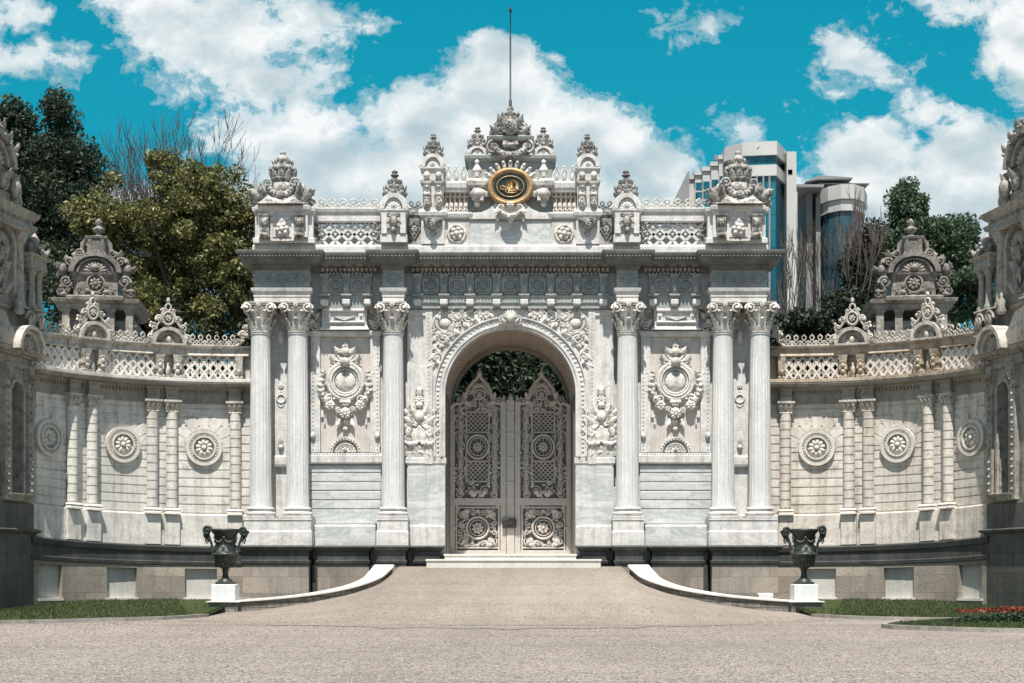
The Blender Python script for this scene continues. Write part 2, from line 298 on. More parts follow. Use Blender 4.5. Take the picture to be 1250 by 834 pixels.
class MB:
    def __init__(s, warp=None):
        s.V = []; s.F = []; s.n = 0; s.st = [(np.eye(3), np.zeros(3))]; s.warp = warp
    def push(s, x=0, y=0, z=0, rx=0, ry=0, rz=0, sc=1.0, sx=1.0, sy=1.0):
        R, T = s.st[-1]; r = rot_m(rx, ry, rz) * sc
        if sx != 1.0 or sy != 1.0: r = r @ np.diag([sx, sy, 1])
        s.st.append((R @ r, R @ np.array([x, y, z], float) + T)); return s
    def pop(s): s.st.pop(); return s
    def add(s, V, Fs, sm=True):
        V = np.asarray(V, float); R, T = s.st[-1]
        s.V.append(V @ R.T + T)
        for f in Fs:
            f = np.asarray(f)
            if f.size: s.F.append((f + s.n, sm))
        s.n += len(V)
    # --- primitives
    def box(s, x0, x1, y0, y1, z0, z1, nx=1):
        V = []
        for i in range(nx+1):
            x = x0+(x1-x0)*i/nx; V += [(x, y0, z0), (x, y1, z0), (x, y1, z1), (x, y0, z1)]
        f = [(3, 2, 1, 0), (4*nx, 4*nx+1, 4*nx+2, 4*nx+3)]
        for i in range(nx):
            a = 4*i
            for k in range(4): f.append((a+k, a+(k+1) % 4, a+4+(k+1) % 4, a+4+k))
        s.add(V, [np.array(f)], False)
    def mould(s, x0, x1, yf, yb, prof, back=False, sm=False):
        V = []
        for o, z in prof:
            V += [(x0-o, yf-o, z), (x1+o, yf-o, z), (x1+o, yb+(o if back else 0), z), (x0-o, yb+(o if back else 0), z)]
        f = [(3, 2, 1, 0), tuple(4*(len(prof)-1)+k for k in range(4))]
        for i in range(len(prof)-1):
            for k in range(4): f.append((4*i+k, 4*i+(k+1) % 4, 4*i+4+(k+1) % 4, 4*i+4+k))
        s.add(V, [np.array(f)], sm)
    def cbox(s, x0, x1, yf, yb, z0, z1, c=0.02):
        s.mould(x0+c, x1-c, yf+c, yb, [(0, z0), (c, z0+c), (c, z1-c), (0, z1)])
    def sweepx(s, poly, x0, x1, nx=1):
        k = len(poly); V = []
        for i in range(nx+1):
            x = x0+(x1-x0)*i/nx; V += [(x, y, z) for y, z in poly]
        f = [(i*k+j, i*k+(j+1) % k, (i+1)*k+(j+1) % k, (i+1)*k+j) for i in range(nx) for j in range(k)]
        s.add(V, [np.array(f), np.array([range(k)]), np.array([[nx*k+k-1-j for j in range(k)]])], False)
    def prism(s, poly, y0, y1, sm=False):
        k = len(poly); V = [(x, y0, z) for x, z in poly]+[(x, y1, z) for x, z in poly]
        s.add(V, [np.array([[j, (j+1) % k, k+(j+1) % k, k+j] for j in range(k)]), np.array([range(k)]), np.array([[2*k-1-j for j in range(k)]])], sm)
    def prismz(s, poly, z0, z1):
        k = len(poly); V = [(x, y, z0) for x, y in poly]+[(x, y, z1) for x, y in poly]
        s.add(V, [np.array([[j, (j+1) % k, k+(j+1) % k, k+j] for j in range(k)]), np.array([range(k)]), np.array([[2*k-1-j for j in range(k)]])], False)
    def lathe(s, prof, x=0, y=0, z=0, n=14, sm=True, fl=None, a0=0, a1=2*pi):
        wrap = abs(a1-a0-2*pi) < 1e-6; nv = n if wrap else n+1; V = []
        for r, h in prof:
            for j in range(nv):
                a = a0+(a1-a0)*j/n; rr = r*(1+(fl(a, h) if fl else 0)); V.append((x+rr*cos(a), y+rr*sin(a), z+h))
        s.add(V, [grid_f(len(prof), nv, wrap)], sm)
    def tube(s, pts, r, n=5, sm=True, cap=True, flat=1.0):
        P = np.asarray(pts, float); k = len(P)
        R = np.full(k, r, float) if np.isscalar(r) else np.asarray(r, float)
        T = np.gradient(P, axis=0); T /= np.linalg.norm(T, axis=1)[:, None]+1e-9
        ref = np.array([0, 1.0, 0])
        V = []
        for i in range(k):
            a = ref if abs(T[i] @ ref) < 0.95 else np.array([1.0, 0, 0])
            e1 = a - T[i]*(a @ T[i]); e1 /= np.linalg.norm(e1); e2 = np.cross(T[i], e1)
            for j in range(n):
                q = 2*pi*j/n; V.append(P[i]+R[i]*(cos(q)*e1*flat+sin(q)*e2))
        f = [grid_f(k, n, True)]
        if cap: f += [np.array([range(n)]), np.array([[(k-1)*n+n-1-j for j in range(n)]])]
        s.add(V, f, sm)
    def ball(s, x, y, z, rx, ry=None, rz=None, n=8, m=5, roty=0):
        ry = rx if ry is None else ry; rz = rx if rz is None else rz
        V, f = sphere_t(n, m); V = V*np.array([rx, ry, rz])
        if roty: V = V @ rot_m(0, roty, 0).T
        s.add(V+np.array([x, y, z]), f, True)
    def arch(s, cx, cz, r0, r1, y0, y1, a0=0.0, a1=pi, n=24, sz=1.0):
        V = []
        for i in range(n+1):
            a = a0+(a1-a0)*i/n; c, q = cos(a), sin(a)*sz
            V += [(cx+r0*c, y0, cz+r0*q), (cx+r1*c, y0, cz+r1*q), (cx+r1*c, y1, cz+r1*q), (cx+r0*c, y1, cz+r0*q)]
        f = [(3, 2, 1, 0), (4*n, 4*n+1, 4*n+2, 4*n+3)]
        for i in range(n):
            for k in range(4): f.append((4*i+k, 4*i+(k+1) % 4, 4*i+4+(k+1) % 4, 4*i+4+k))
        s.add(V, [np.array(f)], False)
    def disc(s, cx, cz, rx, rz, y0, y1, n=24):
        s.prism([(cx+rx*cos(2*pi*i/n), cz+rz*sin(2*pi*i/n)) for i in range(n)], y0, y1)
    def ring(s, cx, cz, rx, rz, y, th, n=20, k=6, flat=1.0):
        s.tube([(cx+rx*cos(2*pi*i/n), y, cz+rz*sin(2*pi*i/n)) for i in range(n+1)], th, k, cap=False, flat=flat)
    # --- carved ornament, front is -y
    def scroll(s, x, y, z, r, turns=1.5, th=None, d=1, rot=0.0, n=18, k=5):
        th = th or r*0.2; P = []; R = []
        for i in range(n+1):
            q = i/n; rr = r*(1-q)**0.8+0.06*r; a = rot+d*turns*2*pi*q
            P.append((x+rr*cos(a), y-0.35*r*q, z+rr*sin(a))); R.append(th*(1-0.45*q))
        s.tube(P, R, k); s.ball(x, y-0.35*r, z, r*0.26, r*0.26, r*0.26, 6, 4)
    def leaf(s, x, y, z, L, Wd, rot=0.0, curl=0.35, bulge=0.25, nu=6, nv=5, lobes=3):
        V = []
        for i in range(nu+1):
            q = i/nu; w = Wd*0.5*(sin(pi*min(1, 0.12+q*0.9))**0.7)*(1+0.22*cos(2*pi*lobes*q))
            for j in range(nv):
                h = -1+2*j/(nv-1); lx = h*w; lz = L*q - 0.12*L*abs(h)*(1-q)
                ly = -(bulge*L*sin(pi*min(1, q*0.9)))*(1-0.55*h*h) - curl*L*q**3 - (0.03*L if j == nv//2 else 0)
                V.append((lx, ly, lz))
        V = np.array(V) @ rot_m(0, rot, 0).T + np.array([x, y, z])
        s.add(V, [grid_f(nu+1, nv)], True)
    def rosette(s, x, y, z, r, n=8, core=0.3, depth=0.3):
        for i in range(n):
            a = 2*pi*i/n+0.2; V, f = sphere_t(6, 4)
            V = V*np.array([r*0.42, r*depth, r*2.0/n*1.15]) @ rot_m(0, -a, 0).T
            s.add(V+np.array([x+0.58*r*cos(a), y, z+0.58*r*sin(a)]), f, True)
        s.ball(x, y-r*depth*0.7, z, r*core, r*core*0.8, r*core, 8, 5)
    def shell(s, x, y, z, r, n=9, a0=0.0, a1=pi, depth=0.2, inner=0.15):
        for i in range(n):
            a = a0+(a1-a0)*(i+0.5)/n; V, f = sphere_t(6, 4)
            V = V*np.array([r*(1-inner)*0.5, r*depth, r*(a1-a0)/n*0.42]) @ rot_m(0, -a, 0).T
            m_ = r*(1+inner)*0.5; s.add(V+np.array([x+m_*cos(a), y, z+m_*sin(a)]), f, True)
    def swag(s, x0, x1, z, drop, th, y, n=9, bulge=0.6):
        for i in range(n):
            q = (i+0.5)/n; px_ = x0+(x1-x0)*q; h = 1-(2*q-1)**2
            r = th*(0.55+bulge*h); s.ball(px_, y-r*0.4, z-drop*h, r*1.05, r, r*0.95, 7, 5)
            s.ball(px_+random.uniform(-.4, .4)*r, y-r*1.1, z-drop*h+random.uniform(-.5, .5)*r, r*0.45, r*0.4, r*0.45, 6, 4)
    def beads(s, x0, x1, y, z, r, step):
        n = max(1, int(round(abs(x1-x0)/step)))
        for i in range(n): s.ball(x0+(x1-x0)*(i+0.5)/n, y, z, r, r, r, 6, 4)
    def beadsz(s, x, y, z0, z1, r, step):
        n = max(1, int(round(abs(z1-z0)/step)))
        for i in range(n): s.ball(x, y, z0+(z1-z0)*(i+0.5)/n, r, r, r, 6, 4)
    def dentils(s, x0, x1, yf, yb, z0, z1, step, duty=0.55):
        n = max(1, int(round((x1-x0)/step))); w = (x1-x0)/n
        for i in range(n): s.box(x0+w*(i+0.5-duty/2), x0+w*(i+0.5+duty/2), yf, yb, z0, z1)
    def console(s, x, w, yb, proj, z0, z1):
        """S-scroll bracket seen from the front"""
        H = z1-z0; P = [(yb, z0), (yb-proj*0.45, z0), (yb-proj*0.62, z0+0.12*H), (yb-proj*0.5, z0+0.3*H), (yb-proj*0.55, z0+0.5*H), (yb-proj*0.9, z0+0.72*H), (yb-proj, z0+0.86*H), (yb-proj, z1), (yb, z1)]
        s.sweepx(P, x-w/2, x+w/2); r = proj*0.18
        s.mould(x-w/2-0.01, x+w/2+0.01, yb-proj-0.01, yb, [(0.0, z1-0.02), (0.03, z1+0.03), (0.03, z1+0.06)])
        s.ball(x, yb-proj*0.95, z0+0.76*H, w*0.34, w*0.22, H*0.12, 6, 4); s.ball(x, yb-proj*0.58, z0+0.08*H, w*0.45, proj*0.25, H*0.1, 6, 4)
        s.leaf(x, yb-proj*0.5, z0+0.2*H, H*0.45, w*0.7, 0, 0.2)
    def foliage(s, pts, y, size, seed=0, scrolls=True):
        """carved acanthus running along a path of (x, z)"""
        R = random.Random(seed); P = np.array(pts, float)
        seg = np.linalg.norm(np.diff(P, axis=0), axis=1); L = seg.sum(); n = max(2, int(L/(size*0.55)))
        cum = np.concatenate([[0], np.cumsum(seg)])
        for i in range(n):
            d = L*(i+0.5)/n; k = min(len(seg)-1, int(np.searchsorted(cum, d)-1)); k = max(k, 0)
            q = (d-cum[k])/seg[k]; p = P[k]+(P[k+1]-P[k])*q; T = (P[k+1]-P[k])/seg[k]; a = atan2(T[0], T[1])
            sd = 1 if i % 2 else -1
            s.leaf(p[0], y, p[1], size*R.uniform(.8, 1.2), size*R.uniform(.5, .75), a+sd*R.uniform(.5, 1.1), 0.3, 0.3, 5, 5)
            if scrolls and i % 2 == 0:
                s.scroll(p[0]-sd*size*0.35*T[1], y-size*0.1, p[1]+sd*size*0.35*T[0], size*R.uniform(.28, .4), 1.3, size*0.10, sd, R.uniform(0, 6), 12, 4)
            s.ball(p[0]+R.uniform(-.2, .2)*size, y-size*0.22, p[1]+R.uniform(-.2, .2)*size, size*R.uniform(.1, .2), None, None, 6, 4)
    # --- output
    def build(s, name, mat, parent=None, uv=True):
        if not s.V: return None
        V = np.concatenate(s.V); L0 = V.copy()
        if s.warp: V = s.warp(V)
        if parent is not None:
            r = parent
            while r.parent is not None: r = r.parent
            V = V-np.array(r.location)
        me = bpy.data.meshes.new(name)
        loops = np.concatenate([f.reshape(-1) for f, _ in s.F]).astype(np.int32)
        tot = np.concatenate([np.full(len(f), f.shape[1]) for f, _ in s.F]); smv = np.concatenate([np.full(len(f), sm) for f, sm in s.F])
        start = np.concatenate([[0], np.cumsum(tot)[:-1]]).astype(np.int32)
        me.vertices.add(len(V)); me.vertices.foreach_set('co', V.astype(np.float32).ravel())
        me.loops.add(len(loops)); me.loops.foreach_set('vertex_index', loops)
        me.polygons.add(len(tot)); me.polygons.foreach_set('loop_start', start); me.polygons.foreach_set('use_smooth', smv)
        if uv:
            ul = me.uv_layers.new(name='UVMap'); q = L0[loops]
            ul.data.foreach_set('uv', np.stack([q[:, 0]+q[:, 1], q[:, 2]], 1).astype(np.float32).ravel())
        me.update(calc_edges=True)
        me.materials.append(M[mat] if isinstance(mat, str) else mat)
        ob = bpy.data.objects.new(name, me); COL.objects.link(ob)
        if parent is not None: ob.parent = parent
        return ob

def tag(o, label=None, cat=None, group=None, kind=None):
    if label: o['label'] = label
    if cat: o['category'] = cat
    if group: o['group'] = group
    if kind: o['kind'] = kind
    return o
def empty(name, loc=(0, 0, 0)):
    o = bpy.data.objects.new(name, None); COL.objects.link(o); o.location = loc; o.empty_display_size = 0.3; return o
def kids(o): return [c for c in bpy.data.objects if c.parent == o]
def copy_tree(o, parent=None):
    c = o.copy(); COL.objects.link(c); c.parent = parent
    for ch in kids(o): copy_tree(ch, c)
    return c
def mirror_part(o):
    """the same part (and its sub-parts) on the other side of the thing's middle"""
    if o is None: return None
    c = copy_tree(o, o.parent); c.scale.x *= -1; c.location.x *= -1
    return c
def mirror_thing(o, label):
    c = copy_tree(o); c.scale.x *= -1; c.location.x *= -1; c['label'] = label
    return c
def X(px, y=0.0): return (px-623.0)*(D+y)/F
def Z(py, y=0.0): return EYE+(690.0-py)*(D+y)/F

# ================================================================== setting: ground, ramp
def structure(name, mb, mat): return tag(mb.build(name, mat), kind='structure')
g = MB(); xs = [-3000, -300, -60, -20, 20, 60, 300, 3000]; ys = [-300, -80, -30, 0, 60, 300, 3000]
g.add([(x, y, 0) for x in xs for y in ys], [grid_f(len(xs), len(ys))[:, ::-1]], False)
structure('ground', g, 'gravel')

# plan of the curved ramp walls (left one): x, y, top z, foot z
RW = np.array([(-3.95, -0.75, 1.52, 1.28), (-4.05, -1.6, 1.34, 1.10), (-4.35, -2.4, 1.08, 0.84), (-5.15, -3.2, 0.80, 0.55), (-6.36, -4.0, 0.585, 0.30), (-7.8, -4.6, 0.45, 0.09), (-9.3, -4.9, 0.365, 0.0)])
def rw_at(x):
    x = -abs(x); return [np.interp(-x, -RW[:, 0], RW[:, k]) for k in (1, 3)]
def ramp_z(x, y):
    ax = abs(x)
    if ax > 9.3: return 0.0
    y0, z0 = (-0.75, 1.45) if ax < 3.95 else rw_at(x)
    foot = -13.5 if ax < 3.5 else -13.5+(ax-3.5)/5.8*5.0
    q = min(1, max(0, (y0-y)/(y0-foot)))
    return z0*((1-q)**1.25)
r = MB(); nx, ny = 75, 60; V = []
for i in range(nx):
    x = -9.28+18.56*i/(nx-1)
    yt = -0.6 if abs(x) < 3.95 else rw_at(x)[0]+0.02
    for j in range(ny):
        y = yt+(-13.9-yt)*(j/(ny-1)); V.append((x, y, max(0.0, ramp_z(x, y))+0.006))
r.add(V, [grid_f(nx, ny)[:, ::-1]], True)
structure('ramp', r, 'gravel')
# darker gravel strip where the ramp meets the forecourt
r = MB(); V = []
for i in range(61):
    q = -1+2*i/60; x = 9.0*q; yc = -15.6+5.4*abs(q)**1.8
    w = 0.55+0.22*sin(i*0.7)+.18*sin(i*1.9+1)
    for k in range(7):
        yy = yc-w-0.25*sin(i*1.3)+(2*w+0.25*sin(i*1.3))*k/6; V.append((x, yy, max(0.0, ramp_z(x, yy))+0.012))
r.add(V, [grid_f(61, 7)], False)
structure('path_edge', r, 'edgegravel')

# steps before the gate
st = MB(); st.mould(X(521, -.9), X(733, -.9), -1.05, -0.45, [(0, 0.9), (0, 1.62), (0.03, 1.64), (0.03, 1.69), (0.015, 1.70)])
st.mould(X(543, -.6), X(703, -.6), -0.75, 6.0, [(0, 0.9), (0, 1.80), (0.03, 1.82), (0.03, 1.865), (0.015, 1.875)])
structure('steps', st, 'cap')

# ================================================================== the gate
GATE = tag(empty('palace_gate', (0, 0, 0)), 'monumental white carved marble gate with paired columns and closed lace-like doors in its arch', 'gate')
def part(mb, name, mat, parent=None, mir=False):
    o = mb.build(name, mat, parent or GATE)
    if mir: mirror_part(o)
    return o
ZT = Z(312); AC = Z(479); AR = 2.25; YW = 0.55; YB = 4.0
# ---- main body with the arch through it
def arch_poly(hw, z0, z1, r, n=28):
    P = [(-hw, z0), (-hw, z1), (hw, z1), (hw, z0), (r, z0)]
    P += [(r*cos(pi*i/n), AC+r*sin(pi*i/n)) for i in range(n+1)]
    return P+[(-r, z0)]
b = MB(); b.prism(arch_poly(X(935, YW), 0.0, ZT, AR+0.004), YW, YB); part(b, 'wall', 'marble')
b = MB(); b.prism(arch_poly(X(935, YW)-0.3, 0.0, ZT-0.2, AR-0.14), YB+0.003, YB+0.6); part(b, 'rear_arch_wall', 'vault')
b = MB(); b.prism(arch_poly(X(749, .25), Z(666), Z(376), AR), 0.25, YW-0.004); part(b, 'arch_bay', 'marble')
b = MB(); b.arch(0, AC, AR-0.05, AR-0.001, 0.75, YB-0.01, n=32)
for k in range(13):
    a = pi*(k+0.5)/13
    for yy in (1.3, 2.2, 3.1): b.ball((AR-0.06)*cos(a), yy, AC+(AR-0.06)*sin(a), 0.06, 0.06, 0.06, 6, 4)
part(b, 'vault', 'vault')
# archivolt: three steps and a row of leaves
b = MB(); zj = Z(566)
for r0, r1, y0 in ((AR, AR+0.09, 0.17), (AR+0.09, AR+0.16, 0.13), (AR+0.16, AR+0.345, 0.18), (AR+0.345, AR+0.39, 0.11)):
    b.arch(0, AC, r0, r1, y0, 0.25, n=40)
    for sg in (-1, 1): b.box(min(sg*r0, sg*r1), max(sg*r0, sg*r1), y0, 0.25, Z(557), AC)
for k in range(46):
    a = pi*(k+0.5)/46; b.ball((AR+0.25)*cos(a), 0.18, AC+(AR+0.25)*sin(a), 0.045, 0.03, 0.075, 6, 4, roty=-a+pi/2)
for sg in (-1, 1):
    for k in range(14):
        b.ball(sg*(AR+0.25), 0.17, Z(553)+(AC-Z(553))*(k+0.5)/14, 0.045, 0.028, 0.065, 6, 4)
part(b, 'archivolt', 'marble')
# keystone mask
b = MB(); b.push(0, 0.05, Z(388)); b.shell(0, 0, 0.0, 0.30, 9, 0, pi, 0.3); b.ball(0, -0.12, -0.02, 0.16, 0.14, 0.18); b.scroll(-0.27, 0, -0.02, 0.14, 1.4, .04, -1); b.scroll(0.27, 0, -0.02, 0.14, 1.4, .04, 1, pi)
b.leaf(0, -0.02, -0.32, 0.3, 0.26, 0); b.leaf(-0.16, 0, -0.25, 0.28, 0.18, -0.6); b.leaf(0.16, 0, -0.25, 0.28, 0.18, 0.6); b.rosette(0, -0.06, -0.22, 0.10, 6); b.pop()
part(b, 'keystone', 'carved')
# spandrel carving
b = MB(); b.push(0, .22, 0, sy=.62); y = 0.0
b.ball(X(543), y, Z(394), 0.22, 0.18, 0.20); b.ring(X(543), Z(394), 0.30, 0.27, y, 0.07); b.ring(X(543), Z(394), 0.42, 0.37, y, 0.05)
b.foliage([(X(533), Z(386)), (X(545), Z(380)), (X(560), Z(383)), (X(580), Z(382)), (X(604), Z(380))], y, 0.30, 3)
b.foliage([(X(537), Z(404)), (X(548), Z(403)), (X(556), Z(396))], y, 0.24, 31); b.foliage([(X(570), Z(380)), (X(598), Z(380))], y, 0.22, 32)
b.foliage([(X(556), Z(392)), (X(572), Z(390)), (X(588), Z(385))], y, 0.30, 5)
b.foliage([(X(532), Z(400)), (X(534), Z(414)), (X(531), Z(432)), (X(530), Z(445))], y, 0.28, 8)
b.foliage([(X(541), Z(408)), (X(541), Z(418)), (X(552), Z(402)), (X(560), Z(398))], y, 0.26, 11)
for px_, py_, rr in ((572, 386, .2), (594, 382, .15), (541, 412, .2), (533, 436, .14), (556, 386, .17)): b.scroll(X(px_), y-0.03, Z(py_), rr, 1.6, .05, 1, 1.0)
b.pop()
part(b, 'spandrel_carving', 'carved', mir=True)
b = MB(); b.box(X(519), X(527.5), 0.17, 0.25, zj, Z(377)); b.box(X(499), X(519), 0.19, 0.25, Z(384), Z(377)); b.box(X(497.5), X(500.5), 0.2, 0.25, zj, Z(384))
b.beadsz(X(523), 0.168, zj, Z(380), 0.022, 0.13)
part(b, 'panel_frame', 'marble', mir=True)
# trophies beside the arch
b = MB(); xc = X(511.5); y = 0.20
b.push(xc, y+.02, 0, sx=1.06, sy=.72)
b.foliage([(-.42, Z(540)), (-.34, Z(515)), (-.1, Z(500))], 0.0, .3, 21); b.foliage([(.42, Z(540)), (.34, Z(515)), (.1, Z(500))], 0.0, .3, 22); b.foliage([(-.3, Z(548)), (.3, Z(548))], 0, .26, 23)
b.mould(-0.5, 0.5, -0.02, 0.05, [(0, Z(556)), (0.02, Z(553)), (0.02, Z(550))])
for k in range(7): b.leaf(-0.45+0.15*k, 0, Z(552), 0.26, 0.2, 0, 0.4)
b.swag(-0.5, 0.0, Z(538), 0.1, 0.09, -0.05, 6); b.swag(0.0, 0.5, Z(538), 0.1, 0.09, -0.05, 6)
b.mould(-0.24, 0.24, -0.06, 0.05, [(0, Z(538)), (0.03, Z(532)), (0.0, Z(522))])
for sg in (-1, 1):
    b.ball(sg*0.36, 0, Z(527), 0.13, 0.1, 0.2); b.scroll(sg*0.40, 0, Z(512), 0.14, 1.5, .045, sg, 0.5); b.leaf(sg*0.2, 0, Z(520), 0.5, 0.24, sg*0.75, 0.3); b.leaf(sg*0.1, 0, Z(510), 0.45, 0.22, sg*0.4, 0.3); b.scroll(sg*0.24, -0.03, Z(498), 0.13, 1.4, .04, -sg, 2.0)
    b.leaf(sg*0.3, 0, Z(505), 0.36, 0.2, sg*1.1, 0.3)
    b.tube([(sg*0.48, -0.03, Z(500)), (-sg*0.12, -0.06, Z(525))], 0.03, 5)
b.shell(0, -0.05, Z(520), 0.26, 7, 0, pi, 0.3); b.ball(0, -0.1, Z(508), 0.16, 0.13, 0.2); b.ball(0, -0.06, Z(494), 0.13, 0.12, 0.12); b.rosette(0, -0.05, Z(487), 0.16, 7)
b.lathe([(0.08, 0), (0.14, .08), (0.1, .2), (0.13, .26), (0.0, .36)], 0, 0, Z(483), 8)
b.pop(); part(b, 'trophy_relief', 'carved', mir=True)
# bead string and plain slabs under the trophies
b = MB(); b.mould(X(496), X(543)-0.002, 0.22, 0.5, [(0, Z(567)), (0.04, Z(565)), (0.04, Z(559)), (0.0, Z(557))]); b.beads(X(497), X(542), 0.2, Z(557), 0.03, 0.09); part(b, 'string_course', 'marble', mir=True)
b = MB(); b.cbox(X(497.5), X(519), 0.21, 0.3, Z(640), Z(568), .015); b.cbox(X(519.3), X(543)-0.003, 0.19, 0.3, Z(640), Z(568), .015); part(b, 'jamb_slab', 'slab', mir=True)
b = MB(); b.mould(X(495, .1), X(543)-0.006, 0.10, 0.5, [(0, Z(666)), (0, Z(643)), (-0.03, Z(640))]); part(b, 'jamb_plinth', 'marble', mir=True)

# ---- columns
def capital(b, r=0.33, H=1.0):
    b.lathe([(r, 0), (r+.04, .03*H), (r+.01, .07*H), (r, .3*H), (r+.06, .68*H), (r+.14, .86*H)], n=16)
    for k in range(8):
        b.push(rz=k*pi/4); b.leaf(0, -r, 0.05*H, 0.46*H, 0.30, 0, 0.35, 0.12, 6, 5); b.ball(0, -r-0.15, 0.45*H, 0.075, 0.06, 0.05, 6, 4); b.pop()
        b.push(rz=k*pi/4+pi/8); b.leaf(0, -r-0.02, 0.34*H, 0.42*H, 0.28, 0, 0.45, 0.12, 6, 5); b.ball(0, -r-0.20, 0.69*H, 0.075, 0.06, 0.05, 6, 4); b.pop()
    for k in range(4):
        b.push(rz=k*pi/2)
        b.scroll(-r-.06, -r-.12, 0.78*H, 0.165, 1.7, .045, -1, pi); b.scroll(r+.06, -r-.12, 0.78*H, 0.165, 1.7, .045, 1, 0)
        b.leaf(0, -r-.08, 0.62*H, 0.3*H, 0.25, 0, 0.3); b.rosette(0, -r-.2, 0.9*H, 0.10, 6); b.pop()
    w = r+.07
    b.mould(-w, w, -w, w, [(0, .88*H), (.05, .90*H), (.03, .93*H), (.07, .95*H), (.08, 1.0*H)], True)
def column(px):
    cx = X(px); z0, z1 = Z(622), Z(408)
    b = MB(); prof = [(0.42, 0), (0.40, 0.06)]
    for i in range(9):
        q = i/8; prof.append((0.395-0.062*q**1.5, 0.09+(z1-z0-0.2)*q))
    prof += [(0.335, z1-z0-0.06), (0.365, z1-z0-0.03), (0.34, z1-z0)]
    b.lathe(prof, cx, 0, z0, 80, fl=lambda a, h: -0.075*abs(sin(10*a))**0.8 if 0.12 < h < z1-z0-0.15 else 0)
    sh = part(b, 'column', 'column')
    b = MB(); b.push(cx, 0, z1); capital(b, 0.34, Z(371)-z1); b.pop(); part(b, 'capital', 'carved', sh)
    b = MB(); b.lathe([(0.42, 0.0), (0.50, 0.03), (0.52, 0.08), (0.49, 0.13), (0.44, 0.15), (0.43, 0.19), (0.47, 0.21), (0.48, 0.25), (0.45, 0.28), (0.41, 0.30)], cx, 0, Z(630), 28)
    b.mould(cx-.5, cx+.5, -.5, .5, [(0, Z(633)), (.03, Z(632.5)), (.03, Z(630))], True); part(b, 'column_base', 'marble', sh)
    return sh
for px in (318.5, 363.5, 480):
    mirror_part(column(px))
for x0, x1 in ((297, 381), (459.5, 498.5)):
    b = MB(); b.mould(X(x0, -.5), X(x1, -.5), -0.56, 0.6, [(0, Z(666)), (0, Z(650)), (-.025, Z(648)), (-.025, Z(636)), (0.0, Z(635.5)), (0.0, Z(633.2))]); part(b, 'pedestal', 'marble', mir=True)
# wall between the paired columns
b = MB(); y = YW
b.box(X(336, y), X(351, y), y-.06, y, Z(566), Z(440)); b.mould(X(334, y), X(353, y), y-.12, y, [(0, Z(569)), (.03, Z(566)), (.03, Z(557)), (0, Z(555))])
b.ring(X(343.5, y), Z(487, y), .15, .15, y-.07, .04); b.shell(X(343.5, y), y-.06, Z(481, y), .14, 5); b.shell(X(343.5, y), y-.06, Z(494, y), .14, 5, pi, 2*pi)
b.rosette(X(343.5, y), y-.08, Z(472, y), .1, 6); b.leaf(X(343.5, y), y-.06, Z(548, y), .4, .2); b.ball(X(343.5, y), y-.1, Z(546, y), .1); b.leaf(X(343.5, y), y-.06, Z(420, y), .5, .22); b.ball(X(343.5, y), y-.1, Z(413, y), .09)
part(b, 'pilaster_panel', 'marble', mir=True)

# ---- niche bays between columns
def Xn(p): return X(p, YW)
def Zn(p): return Z(p, YW)
b = MB(); y = YW
b.box(Xn(392), Xn(452), y-.05, y, Zn(552), Zn(418)); part(b, 'niche_panel', 'pink', mir=True)
b = MB()
for x0, x1 in ((380, 391.5), (452.5, 464)):
    b.box(Xn(x0), Xn(x1), y-.16, y, Zn(553), Zn(412)); xm = Xn((x0+x1)/2+(-3 if x0 < 400 else 3)); b.beadsz(xm, y-.16, Zn(551), Zn(415), .028, .14)
    b.ball(xm, y-.2, Zn(533), .1, .08, .12)
b.mould(Xn(380), Xn(464), y-.17, y, [(0, Zn(412)), (.06, Zn(410)), (.08, Zn(406)), (.03, Zn(405))])
b.mould(Xn(395), Xn(449), y-.34, y, [(.08, Zn(404.5)), (.02, Zn(400)), (0, Zn(399)), (0, Zn(377))])
b.mould(Xn(399), Xn(445), y-.40, y, [(0, Zn(397)), (.03, Zn(396)), (.03, Zn(395)), (0, Zn(394))]); b.mould(Xn(399), Xn(445), y-.40, y, [(0, Zn(383)), (.03, Zn(382)), (.03, Zn(380)), (0, Zn(379))])
for q in (402, 442): b.box(Xn(q-3), Xn(q+3), y-.39, y, Zn(394), Zn(383)); b.ball(Xn(q), y-.41, Zn(388), .05)
b.prism([(Xn(409), Zn(389)), (Xn(435), Zn(389)), (Xn(422), Zn(394))], y-.44, y-.12)
part(b, 'niche_frame', 'marble', mir=True)
for q, sg in ((385, -1), (459, 1)):
    b = MB(); b.foliage([(Xn(q), Zn(402)), (Xn(q), Zn(390)), (Xn(q-sg*2), Zn(379))], y-.1, .3, int(q)); b.scroll(Xn(q), y-.12, Zn(399), .16, 1.4, .05, sg); part(b, 'niche_scrollwork', 'carved', mir=True)
b = MB(); cx, cz = Xn(422), Zn(466)
b.push(cx, y-.08, cz)
b.ring(0, 0, .60, .62, -.03, .085, 32, 8); b.ring(0, 0, .50, .52, -.08, .05, 32, 6); b.lathe([(0.46, 0)]+[(0.40*cos(t), .17*sin(t)) for t in np.linspace(0, pi/2, 6)], n=4) if False else None
b.ring(0, 0, .42, .43, -.03, .045, 28, 6); b.ball(0, 0.03, 0, .39, .13, .40, 16, 9)
for k in range(28):
    a = 2*pi*k/28; b.ball(.66*cos(a), -.02, .68*sin(a), .045, .04, .045, 6, 4)
